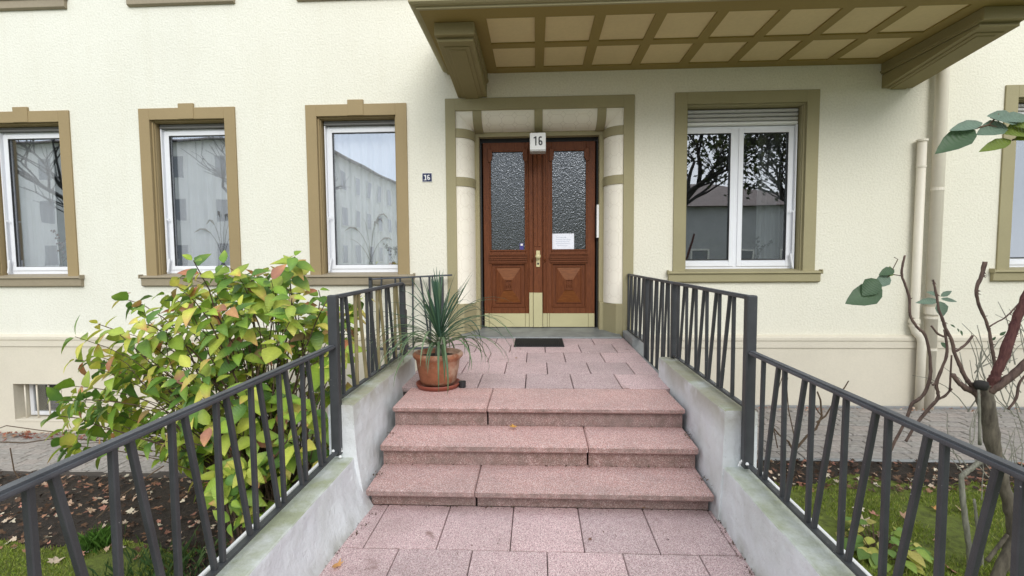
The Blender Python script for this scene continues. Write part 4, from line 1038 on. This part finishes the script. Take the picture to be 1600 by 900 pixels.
# ---- rose bush on the right
rose = thing('rose_bush', 'old pruned rose bush with thick thorny canes at the right railing', 'rose bush', (2.42, -3.3, -1.0))
def cane(pix, Yd, rads, mat, name='cane', thorns=0, seed=0, dy=0.0):
    rd = random.Random(seed); P_ = [at(x, y, Yd+dy*i/(len(pix)-1)) for i, (x, y) in enumerate(pix)]
    # smooth (Catmull-Rom)
    pts = []; rr2 = []
    for i in range(len(P_)-1):
        p0 = P_[max(i-1, 0)]; p1 = P_[i]; p2 = P_[i+1]; p3 = P_[min(i+2, len(P_)-1)]
        for k in range(4):
            t = k/4; pts.append(.5*((2*p1)+(p2-p0)*t+(2*p0-5*p1+4*p2-p3)*t*t+(3*p1-p0-3*p2+p3)*t**3)+Vector((rd.uniform(-1, 1), 0, rd.uniform(-1, 1)))*rads[i]*.12)
            rr2.append((rads[i]*(1-t)+rads[i+1]*t)*.88*(1+rd.uniform(-.10, .14)))
    pts.append(P_[-1]); rr2.append(rads[-1])
    o = B().tube(pts, rr2, 9).obj(name, mat, rose, smooth=True)
    if thorns:
        tb = B()
        for k in range(thorns):
            i = rd.randint(1, len(pts)-2); a = rd.uniform(0, 6.28); v = Vector((cos(a), -.4, sin(a)*.5)).normalized(); p = pts[i]+v*rr2[i]*.8
            tb.tube([p, p+v*.016+Vector((0, 0, -.004))], [.0045, .0005], 4)
        tb.obj('thorn', mat, o, kind='stuff')
    return pts
YR = -3.3
def sc(v): return v
cane([(1570, 900), (1576, 862), (1582, 832), (1577, 800), (1572, 771), (1563, 741), (1553, 703), (1544, 654), (1538, 622), (1535, 600)], YR, [.034, .034, .033, .034, .036, .040, .044, .048, .052, .05], 'bark', 'trunk', dy=.02)
B().lathe([(0, -.02), (.030, -.018), (.038, .01), (.034, .032), (.018, .038), (0, .028)], at(1533, 604, YR-.05), 14).obj('cut_stub', 'blackbark', rose, smooth=True)
cane([(1548, 604), (1552, 592), (1558, 580), (1569, 555), (1582, 517), (1592, 490), (1603, 466), (1640, 380), (1680, 280)], YR, [.031, .031, .031, .031, .029, .028, .027, .025, .02], 'redstem', thorns=40, seed=1, dy=-.12)
cane([(1545, 612), (1556, 605), (1575, 592), (1600, 570), (1650, 530), (1700, 500)], YR, [.030, .029, .028, .027, .026, .022], 'brownstem', thorns=8, seed=2, dy=-.1)
cane([(1528, 618), (1520, 611), (1510, 607), (1497, 597), (1489, 585)], YR, [.024, .022, .020, .016, .015], 'brownstem', seed=3)
cane([(1524, 612), (1519, 604), (1509, 591), (1499, 570), (1491, 550), (1487, 532), (1477, 512), (1472, 497), (1467, 484), (1464, 465), (1460, 446), (1458, 437)], YR, [.018, .016, .014, .013, .012, .012, .011, .010, .009, .008, .007, .006], 'brownstem', thorns=16, seed=4)
cane([(1475, 526), (1465, 521), (1455, 509)], YR, [.008, .007, .006], 'brownstem', seed=14)
cane([(1491, 550), (1500, 545), (1511, 536), (1520, 524)], YR, [.009, .008, .008, .007], 'brownstem', seed=15)
cane([(1476, 515), (1480, 550), (1472, 575), (1463, 598), (1465, 612), (1465, 623), (1452, 638), (1440, 652), (1428, 668), (1415, 690)], YR+.35, [.009, .010, .011, .013, .012, .012, .012, .011, .010, .010], 'brownstem', thorns=6, seed=11)
cane([(1487, 607), (1477, 618), (1465, 624)], YR+.35, [.009, .009, .010], 'brownstem', seed=16)
cane([(1463, 598), (1457, 602)], YR+.35, [.009, .008], 'brownstem', seed=17)
cane([(1487, 555), (1485, 590), (1484, 610)], YR+.35, [.006, .007, .008], 'brownstem', seed=18)
YB = -2.9
cane([(1414, 399), (1410, 415), (1409, 430), (1415, 447), (1421, 467), (1422, 492), (1432, 510), (1445, 523), (1452, 550), (1454, 580), (1450, 602), (1440, 620), (1425, 631), (1420, 645), (1412, 664), (1398, 690), (1385, 720)], YB, [.007, .008, .009, .009, .010, .010, .011, .011, .011, .012, .012, .012, .013, .012, .011, .011, .010], 'brownstem', thorns=10, seed=10)
cane([(1396, 429), (1403, 430), (1409, 431)], YB, [.004, .004, .005], 'brownstem', seed=19)
cane([(1539, 409), (1534, 430), (1526, 450), (1526, 462), (1531, 480), (1540, 500), (1546, 520), (1550, 545), (1555, 570), (1563, 600)], YR+.2, [.014, .014, .013, .011, .011, .011, .010, .011, .012, .013], 'brownstem', thorns=14, seed=5)
cane([(1545, 511), (1558, 503), (1572, 495), (1594, 472), (1612, 452)], YR+.2, [.006, .005, .005, .005, .004], 'brownstem', thorns=3, seed=6)
cane([(1535, 716), (1521, 730), (1506, 741), (1502, 750), (1505, 786), (1511, 832), (1515, 862), (1517, 900)], YR+.02, [.018, .017, .017, .017, .018, .019, .020, .021], 'greystem', seed=8)
cane([(1522, 780), (1527, 820), (1533, 860), (1535, 890)], YR+.05, [.008, .010, .011, .012], 'greystem', seed=20)
cane([(1555, 905), (1566, 880), (1582, 850), (1592, 815), (1605, 780)], YR-.2, [.036, .034, .032, .03, .03], 'bark', seed=9)
cane([(1542, 877), (1553, 862), (1566, 846), (1574, 835)], YR-.05, [.014, .013, .013, .013], 'bark', seed=21)
cane([(1529, 609), (1530, 640), (1531, 695)], YR-.09, [.008, .009, .010], 'greystem', seed=22)
cane([(1575, 640), (1588, 622), (1592, 600), (1603, 585)], YR+.1, [.008, .009, .008, .007], 'brownstem', seed=23)
rdm = random.Random(9)

for k in range(60):   # thin twigs round the trunk
    x, y = rdm.uniform(1500, 1640), rdm.uniform(560, 800); a = rdm.uniform(-2.4, -.7); L = rdm.uniform(40, 130); p = [(x, y)]
    for q in range(4): a += rdm.uniform(-.35, .35); p.append((p[-1][0]+cos(a)*L/4, p[-1][1]+sin(a)*L/4))
    yy = rdm.uniform(-3.2, -2.2); P_ = [at(u, v, yy+.04*i) for i, (u, v) in enumerate(p)]
    B().tube(P_, [.0045, .004, .0035, .003, .002], 5).obj('twig', 'greystem', rose)

def rose_leaf(p, dr, upv, L, wd, col): return (Vector(p), Vector(dr).normalized(), Vector(upv).normalized(), L, wd*L, [col, tuple(min(1, x*1.15) for x in col), col]*6)
DG = (.065, .12, .055); BG = (.15, .22, .155); OG = (.17, .23, .035)
rl = []
def rleaf(x0, y0, x1, y1, Yd, wd, col, tilt=(0, -.8, .5)):
    a = at(x0, y0, Yd); c = at(x1, y1, Yd-.02); rl.append(rose_leaf(a, c-a, tilt, (c-a).length, wd, col))
YN = -4.35  # the spray hanging in at the upper right, nearest the viewer
for a in ((1590, 190, 1546, 178, .62, BG), (1606, 184, 1558, 186, .45, BG), (1572, 196, 1530, 206, .65, BG), (1535, 192, 1484, 203, .36, BG), (1523, 203, 1465, 236, .52, DG), (1580, 219, 1535, 232, .4, OG), (1625, 192, 1584, 190, .7, OG), (1612, 206, 1568, 203, .6, OG), (1640, 205, 1590, 214, .6, OG), (1612, 182, 1645, 150, .6, OG), (1600, 226, 1640, 240, .6, OG)): rleaf(*a[:4], YN, *a[4:])
for a in ((1396, 428, 1379, 424, .6, OG), (1394, 421, 1378, 434, .6, OG), (1392, 417, 1390, 418, .6, OG)): rleaf(*a[:4], YB, *a[4:])
for a in ((1378, 452, 1322, 473, .62, DG), (1372, 437, 1348, 462, .8, DG), (1390, 432, 1368, 447, .7, BG), (1397, 421, 1375, 428, .6, DG)): rleaf(*a[:4], -2.95, *a[4:])
for a in ((1466, 470, 1434, 471, .35, BG), (1467, 462, 1450, 455, .4, BG), (1470, 463, 1488, 454, .5, BG), (1470, 467, 1498, 470, .32, BG), (1468, 471, 1474, 496, .85, BG)): rleaf(*a[:4], YB, *a[4:])
for a in ((1485, 507, 1493, 512, .5, DG), (1496, 513, 1499, 519, .4, DG), (1501, 516, 1504, 525, .4, DG), (1562, 524, 1572, 518, .5, DG), (1470, 535, 1480, 545, .7, DG), (1550, 532, 1556, 526, .5, DG)): rleaf(*a[:4], -2.6, *a[4:])
place_leaves(rose, rl, 300, rnd=rdm, fold=(.15, .3), curl=(.02, .18))
tb_ = B()
for seg in ([(1640, 230), (1600, 212), (1575, 205), (1545, 195), (1523, 201)], [(1562, 188), (1548, 183)], [(1545, 195), (1553, 187), (1560, 178)], [(1600, 212), (1582, 219)]): tb_.tube([at(x, y, YN) for x, y in seg], [.004]*len(seg), 5)
tb_.obj('twig', 'stem', rose); tb_ = B().tube([at(x, y, -2.95) for x, y in ((1397, 402), (1403, 405), (1390, 430), (1375, 445))], .003, 5)
tb_.obj('twig', 'stem', rose)
# small bare shrub behind the right railing
sh = thing('bare_shrub', 'small bare twiggy shrub in the bed behind the upper part of the lower right railing', 'shrub', (2.6, -1.75, -.98))
sb1 = B()
for seg, r0 in (([(1236, 725), (1245, 700), (1262, 680), (1275, 670), (1284, 650), (1282, 625), (1277, 612)], .009), ([(1240, 705), (1232, 690), (1218, 680), (1208, 668)], .008), ([(1284, 650), (1276, 640), (1272, 630)], .005), ([(1245, 700), (1232, 640), (1229, 600), (1231, 590)], .004), ([(1215, 700), (1207, 660), (1212, 620), (1222, 590)], .004), ([(1276, 660), (1290, 650), (1298, 636), (1320, 605), (1326, 595)], .006)):
    n = len(seg); sb1.tube([at(x, y, -1.75) for x, y in seg], [r0*1.4*(1-.5*i/n) for i in range(n)], 6)
sb1.obj('branch', 'stem', sh)
sh = thing('fallen_branch', 'long pale bare branch lying low across the left bed near the basement window', 'branch', (-5.5, -1.4, -1.25))
b = B(); b.tube([at(x, y, -1.5-.004*(x-20)) for x, y in ((-20, 690), (40, 692), (90, 684), (150, 688), (200, 690))], .007, 6); b.tube([at(x, y, -1.5) for x, y in ((-30, 680), (10, 665), (60, 672), (110, 678))], .005, 6)
b.tube([at(x, y, -3.0) for x, y in ((150, 810), (190, 775), (240, 738), (256, 728))], .005, 5); b.tube([at(x, y, -2.6) for x, y in ((58, 790), (40, 765), (22, 735), (16, 700))], .005, 5)
b.obj('twig', 'stem', sh)
# ---- grass, litter
def grass(name, label, areas, n, h, seed, fz, cols):
    rd = random.Random(seed); b = B(); V = []; Fc = []; Cc = []
    for k in range(n):
        x, y = areas(rd)
        z = fz(x, y)+.008; a = rd.uniform(0, 6.28); hh = h*rd.uniform(.4, 1.15); w = .0035
        lx, ly = rd.uniform(-.6, .6)*hh, rd.uniform(-.6, .6)*hh; c = rd.choice(cols); kk_ = rd.uniform(.65, 1.3); c = tuple(v*kk_ for v in c)
        i = len(V); V += [(x-cos(a)*w, y-sin(a)*w, z), (x+cos(a)*w, y+sin(a)*w, z), (x+lx*.4+cos(a)*w*.7, y+ly*.4+sin(a)*w*.7, z+hh*.6), (x+lx, y+ly, z+hh*.95)]
        Fc += [(i, i+1, i+2), (i, i+2, i+3)]; Cc += [c]*4
    b.v, b.f, b.c = V, Fc, Cc; b.obj(name, 'grass', label=label, cat='grass', kind='stuff')
def edge(y, x, y1, wob): return y < y1+noise.noise(Vector((x*1.7, 3, 1)))*wob
def ra(rd):
    while True:
        x = 1.75+rd.random()**1.3*4.2; y = -2.0-rd.random()*2.8
        if x > 1.75+.25*(y+4.2 > 1.2) and edge(y, x, -2.02, .35) and noise.noise(Vector((x*2.2, y*2.2, 5))) > -.22+.3*rd.random(): return x, y
def la(rd):
    while True:
        x = -2.45-rd.random()**1.2*3.6; y = -2.65-rd.random()*2.0
        if edge(y, x, -2.72, .3) and noise.noise(Vector((x*2.2, y*2.2, 8))) > -.35+.2*rd.random(): return x, y
GC = [(.22, .30, .035), (.28, .34, .05), (.17, .24, .03), (.34, .36, .09)]
grass('grass', 'short mossy grass on the right lawn behind the railing', ra, 42000, .035, 3, ground_r, GC)
grass('grass', 'short mossy grass on the left lawn behind the railing', la, 36000, .032, 4, ground_l, GC)
gt = at(150, 800, -2.75)
grass('grass_tuft', 'bright green grass tuft in the leaf litter of the left bed', lambda rd: (gt.x+rd.gauss(0, .05), gt.y+rd.gauss(0, .05)), 420, .15, 6, ground_l, [(.06, .14, .02), (.09, .19, .03)])
gt2 = at(250, 860, -3.1)
grass('grass_tuft', 'thin dark grass tufts beside the lower left railing', lambda rd: (gt2.x+rd.gauss(0, .25), gt2.y+rd.gauss(0, .2)), 500, .13, 7, ground_l, [(.05, .10, .03), (.08, .13, .04)])
DRY = [(.44, .27, .17), (.52, .36, .25), (.33, .17, .10), (.60, .48, .36), (.26, .12, .08), (.45, .21, .15), (.66, .58, .44)]
DARK = [(.07, .04, .025), (.11, .06, .035), (.05, .03, .02), (.14, .08, .045)]
def maple(L, rd, curl=.25):
    "ragged five-lobed fallen leaf lying in local xy, curled"
    ring_ = []; n = 15
    rad = [.95, .45, .80, .40, .62, .35, .30, .16, .30, .35, .62, .40, .80, .45, .72]
    for k in range(n):
        a = 2*pi*k/n; r_ = L/2*rad[k]*rd.uniform(.85, 1.15); ring_.append((r_*cos(a), r_*sin(a)))
    ca, cb_2 = rd.uniform(-curl, curl*1.4), rd.uniform(.2, 1.2)*curl
    zf = lambda x, y: (ca*x*x+cb_2*y*y)/L*3+rd.uniform(-.03, .03)*L
    vs = [(0, 0, 0)]+[(x, y, zf(x, y)) for x, y in ring_]
    return vs, [(0, k+1, (k+1) % n+1) for k in range(n)]
def litter(name, label, sampler, n, seed, fz, cols, size=(.05, .11)):
    rd = random.Random(seed); b = B()
    for k in range(n):
        x, y = sampler(rd); L = rd.uniform(*size); vs, fs = maple(L, rd)
        R = Matrix.Rotation(rd.uniform(0, 6.28), 3, 'Z') @ Matrix.Rotation(rd.gauss(0, .35), 3, 'X') @ Matrix.Rotation(rd.gauss(0, .35), 3, 'Y')
        c = rd.choice(cols); kk_ = rd.uniform(.7, 1.2); c = tuple(v*kk_ for v in c)
        p = Vector((x, y, fz(x, y)+.018+rd.random()*.02)); b.add([R @ Vector(v)+p for v in vs], fs, c)
    b.obj(name, 'dryleaf', label=label, cat='leaf litter', kind='stuff')
litter('leaf_litter', 'dark rotting leaves and mulch on the right flower bed', lambda rd: (1.7+rd.random()**1.2*5.5, rd.uniform(-2.25, -1.62)), 1500, 1, ground_r, DARK*4+DRY, (.03, .09))
litter('leaf_litter', 'brown leaf litter and mulch on the left flower bed', lambda rd: (-1.1-rd.random()**1.1*6.5, rd.uniform(-2.85, -1.48)), 2000, 2, ground_l, DARK*4+DRY, (.03, .10))
litter('leaf_litter', 'dark mulch between the left lawn and the low wall', lambda rd: (-1.05-rd.random()*1.5, rd.uniform(-4.6, -2.7)), 1200, 5, ground_l, DARK*3+DRY[:3], (.03, .08))
litter('leaf_litter', 'small leaves gathered along the house wall on the right path', lambda rd: (1.7+rd.random()*6, -.14-abs(rd.gauss(0, .05))), 200, 6, ground_r, DRY[2:6], (.03, .06))
litter('leaf_litter', 'reddish leaves gathered along the house wall on the left path', lambda rd: (-8.5+rd.random()*3.5, -.14-abs(rd.gauss(0, .14))), 230, 7, ground_l, [(.22, .06, .04), (.30, .10, .06), (.35, .2, .12)], (.05, .10))
def crumbs(label, pts_, seed, size=(.006, .02)):
    rd = random.Random(seed); b = B()
    for (p, n, jx, jy) in pts_:
        for k in range(n):
            q = Vector(p)+Vector((rd.uniform(-jx, jx), rd.uniform(-jy, jy)*rd.random(), 0)); L = rd.uniform(*size)
            vs, fs = maple(L, rd, .8); R = Matrix.Rotation(rd.uniform(0, 6.28), 3, 'Z') @ Matrix.Rotation(rd.gauss(0, .5), 3, 'X')
            b.add([R @ Vector(v)+q+Vector((0, 0, .004)) for v in vs], fs, rd.choice(DARK+[(.10, .09, .05), (.16, .12, .08)]))
    b.obj('dirt_crumbs', 'dryleaf', label=label, cat='dirt', kind='stuff')
crumbs('dark crumbs of dirt and leaf bits in the corners of the pink steps', [((.29, -3.022, -.151), 70, 1.05, .02), ((.29, -3.322, -.319), 90, 1.05, .025), ((.29, -3.585, -.474), 90, 1.05, .03), ((-.74, -3.2, -.15), 25, .03, .12), ((1.33, -3.2, -.15), 25, .03, .12), ((-.74, -3.5, -.32), 25, .03, .12), ((1.33, -3.5, -.32), 25, .03, .12)], 3)
crumbs('dark crumbs of dirt along the low walls beside the path slabs', [((-.70-.028*k, -3.7-.12*k, -.472), 14, .035, .07) for k in range(8)]+[((1.345, -3.7-.12*k, -.472), 14, .02, .07) for k in range(8)]+[((.3, -3.9, -.473), 26, .9, .7)], 4)
# single fallen leaves
def fallen(pos, L, col, label, group, seed, rot=None, lift=.012, tilt=.3):
    rd = random.Random(seed); vs, fs = maple(L, rd, .3); b = B(); b.add(vs, fs, col); o = b.obj('fallen_leaf', 'dryleaf', label=label, cat='leaf', group=group)
    o.location = (pos[0], pos[1], pos[2]+lift); o.rotation_euler = (rd.uniform(-tilt, tilt), rd.uniform(-tilt, tilt), rd.uniform(0, 6.28)); return o
fallen((.125, -3.075, -.146), .088, (.62, .34, .08), 'orange maple leaf lying on the middle pink step', None, 2)
fallen(atz(528, 888, -.475), .10, (.62, .33, .12), 'orange brown maple leaf lying on the path slabs at the lower left', None, 3, lift=.015)
fallen(atz(762, 795, -.475), .05, (.12, .07, .05), 'small dark curled leaf in front of the lowest step', None, 4, tilt=.9)
fallen(atz(923, 845, -.475), .035, (.16, .08, .05), 'tiny brown leaf bit on a path slab right of centre', None, 5)
fallen(atz(806, 561, .01), .05, (.42, .28, .20), 'pale dry leaf on the landing slabs below the mat', None, 6)
fallen(atz(1005, 796, -.475), .04, (.28, .17, .10), 'dry leaf bit at the foot of the lowest step on the right', None, 7)
rd = random.Random(12)
DN = ['tan', 'pale tan', 'dark brown', 'cream coloured', 'dark red', 'reddish', 'bleached straw coloured']
for k in range(34):
    x = 1.8+rd.random()**1.3*3; y = rd.uniform(-4.1, -1.9); ci = rd.randrange(7); L = rd.uniform(.09, .16)
    fallen((x, y, ground_r(x, y)+.03), L, DRY[ci], '%s %s leaf on the right lawn %s, %s' % ('large' if L > .13 else 'small', DN[ci], 'by the railing' if x < 2.8 else 'by the rose', 'near side' if y < -3 else 'path side'), 'dry leaves on the right lawn', 100+k, tilt=.5)
for k in range(40):
    x = -2.0-rd.random()**1.1*4; y = rd.uniform(-3.9, -1.55); ci = rd.randrange(7); L = rd.uniform(.08, .15)
    fallen((x, y, ground_l(x, y)+.03), L, DRY[ci], '%s %s leaf %s on the left %s' % ('large' if L > .115 else 'small', DN[ci], 'by the bush' if x > -3.3 else 'far from the bush', 'lawn' if y < -2.75 else 'flower bed'), 'dry leaves on the left bed', 200+k, tilt=.5)
p = atz(1462, 800, -.98); fallen((p.x, p.y, -.97), .15, (.58, .30, .10), 'large orange leaf on the right lawn between the bars', None, 31)
p = atz(1255, 760, -.98); fallen((p.x, p.y, -.96), .19, (.36, .15, .09), 'large red brown leaf at the near edge of the right bed', None, 32)
# ================================================================== ACROSS THE STREET (seen in the window panes)
def far_house(label, x0, x1, y0, y1, ze, zr, wallm, wins, roofm='roof'):
    t = thing('apartment_house', label, 'house', ((x0+x1)/2, y0, -1.5))
    box(x0, x1, y0, y1, -1.6, ze).obj('wall', wallm, t)
    xm = (x0+x1)/2; b = B()
    e = .6; X0, X1, Y0_, Y1_ = x0-e, x1+e, y0-e, y1+e; rx = min((X1-X0), (Y1_-Y0_))*.5
    if (X1-X0) > (Y1_-Y0_): rd_ = [(X0+rx, (Y0_+Y1_)/2, zr), (X1-rx, (Y0_+Y1_)/2, zr)]; fs = [(0, 1, 5, 4), (1, 2, 5), (2, 3, 4, 5), (3, 0, 4)]
    else: rd_ = [(xm, Y0_+rx, zr), (xm, Y1_-rx, zr)]; fs = [(0, 1, 4), (1, 2, 5, 4), (2, 3, 5), (3, 0, 4, 5)]
    b.add([(X0, Y0_, ze), (X1, Y0_, ze), (X1, Y1_, ze), (X0, Y1_, ze)]+rd_, fs+[(0, 3, 2, 1)]); b.obj('roof', roofm, t)
    # windows on the +Y face (towards us) and the +X face
    for z in wins:
        n = int((x1-x0-2)/3.2)
        for k in range(n):
            x = x0+1.6+k*3.2; w = B().ring(x, x+1.3, z, z+1.7, .12, y1-.05, y1+.04).obj('window', 'housewall', t); box(x+.12, x+1.18, y1-.02, y1+.01, z+.12, z+1.58).obj('pane', 'farpane', w)
        n = int((y1-y0-2)/3.2)
        for k in range(n):
            y = y0+1.6+k*3.2; w = box(x1-.05, x1+.05, y, y+1.3, z, z+1.7).obj('window', 'housewall', t); box(x1+.04, x1+.06, y+.12, y+1.18, z+.12, z+1.58).obj('pane', 'farpane', w)
    return t
far_house('long pale apartment house across the street reflected in the left windows', -62, -15.5, -52, -27, 9.2, 12.5, 'housewall', (.5, 3.6, 6.6))
fh = far_house('low grey white house across the street reflected in the double window', 3.5, 22, -44, -30, 4.6, 7.2, 'greyhouse', (-.2,))
ch = box(-19.5, -18, -33, -31.5, 10, 14).obj('chimney', 'brickred', label='red brick chimney block above the house reflected at the top of the left window', cat='chimney')
def tree(label, x, y, h, seed, leafy=0, spread=.5, mat='blackbark'):
    rd = random.Random(seed); t = thing('bare_tree' if not leafy else 'tree', label, 'tree', (x, y, -1.5)); tb = B(); bb = B(); tips_ = []
    def grow(p, d, L, r_, dep):
        n = 4; pts = [p]; 
        for k in range(n):
            d = (d+Vector((rd.uniform(-1, 1), rd.uniform(-1, 1), rd.uniform(-.5, .7)))*.16).normalized(); pts.append(pts[-1]+d*L/n)
        (tb if dep == 0 else bb).tube(pts, [r_*(1-.4*k/n) for k in range(n+1)], 7 if dep < 2 else 4, cap=False)
        if dep >= 5: tips_.append((pts[-1], pts[2])); return
        for k in range(3 if dep < 4 else 3):
            a = rd.uniform(0, 6.28); o_ = Vector((cos(a), sin(a), rd.uniform(-.1, .5))); q = pts[-1] if k < 2 else pts[rd.randint(2, 3)]
            grow(q, (d*.75+o_*spread*1.3).normalized(), L*rd.uniform(.62, .82), r_*.58, dep+1)
    grow(Vector((x, y, -1.6)), Vector((.03, 0, 1)), h*.30, h*.022, 0)
    tb.obj('trunk', mat, t); bb.obj('branch', mat, t)
    if leafy:
        lb = B()
        for (p, q) in tips_:
            for k in range(leafy):
                c = p+(q-p)*rd.random()+Vector((rd.gauss(0, .35), rd.gauss(0, .35), rd.gauss(0, .3))); a = Vector((rd.uniform(-1, 1), rd.uniform(-1, 1), rd.uniform(-1, 1))).normalized()*.11; e = a.cross(Vector((rd.uniform(-1, 1), rd.uniform(-1, 1), 1))).normalized()*.08
                lb.add([c-a, c+e, c+a, c-e], [(0, 1, 2, 3)], rd.choice([(.05, .07, .02), (.08, .09, .03), (.04, .05, .02)]))
        lb.obj('crown', 'dryleaf', t, kind='stuff')
tree('bare street tree across the road reflected in the middle left window', -11.5, -17, 12, 1)
tree('bare street tree across the road reflected beside the leftmost window', -18, -14.5, 11, 2)
tree('bare tree far down the street reflected at the right edge of the left window', -10.5, -40, 11, 3)
tree('dark leafy tree across the road reflected in the double window', 6.0, -15, 12, 4, leafy=9)
tree('dark leafy tree further right reflected in the double window', 12.5, -17, 12, 5, leafy=9)
tree('thin leafy tree straight across the road', .8, -26, 10, 6, leafy=6)
b = B(); rd = random.Random(8)
for k in range(9000):
    c = Vector((rd.uniform(-14, 16), -13.5+rd.gauss(0, .35), -1.5+rd.random()*1.7)); a = Vector((rd.uniform(-1, 1), rd.uniform(-1, 1), rd.uniform(-1, 1))).normalized()*.12; e = a.cross(Vector((0, .3, 1))).normalized()*.08
    b.add([c-a, c+e, c+a, c-e], [(0, 1, 2, 3)], rd.choice([(.05, .08, .02), (.10, .12, .03), (.03, .05, .02)]))
b.obj('hedge', 'dryleaf', label='dense green garden hedge along the street behind the viewer', cat='hedge', kind='stuff')
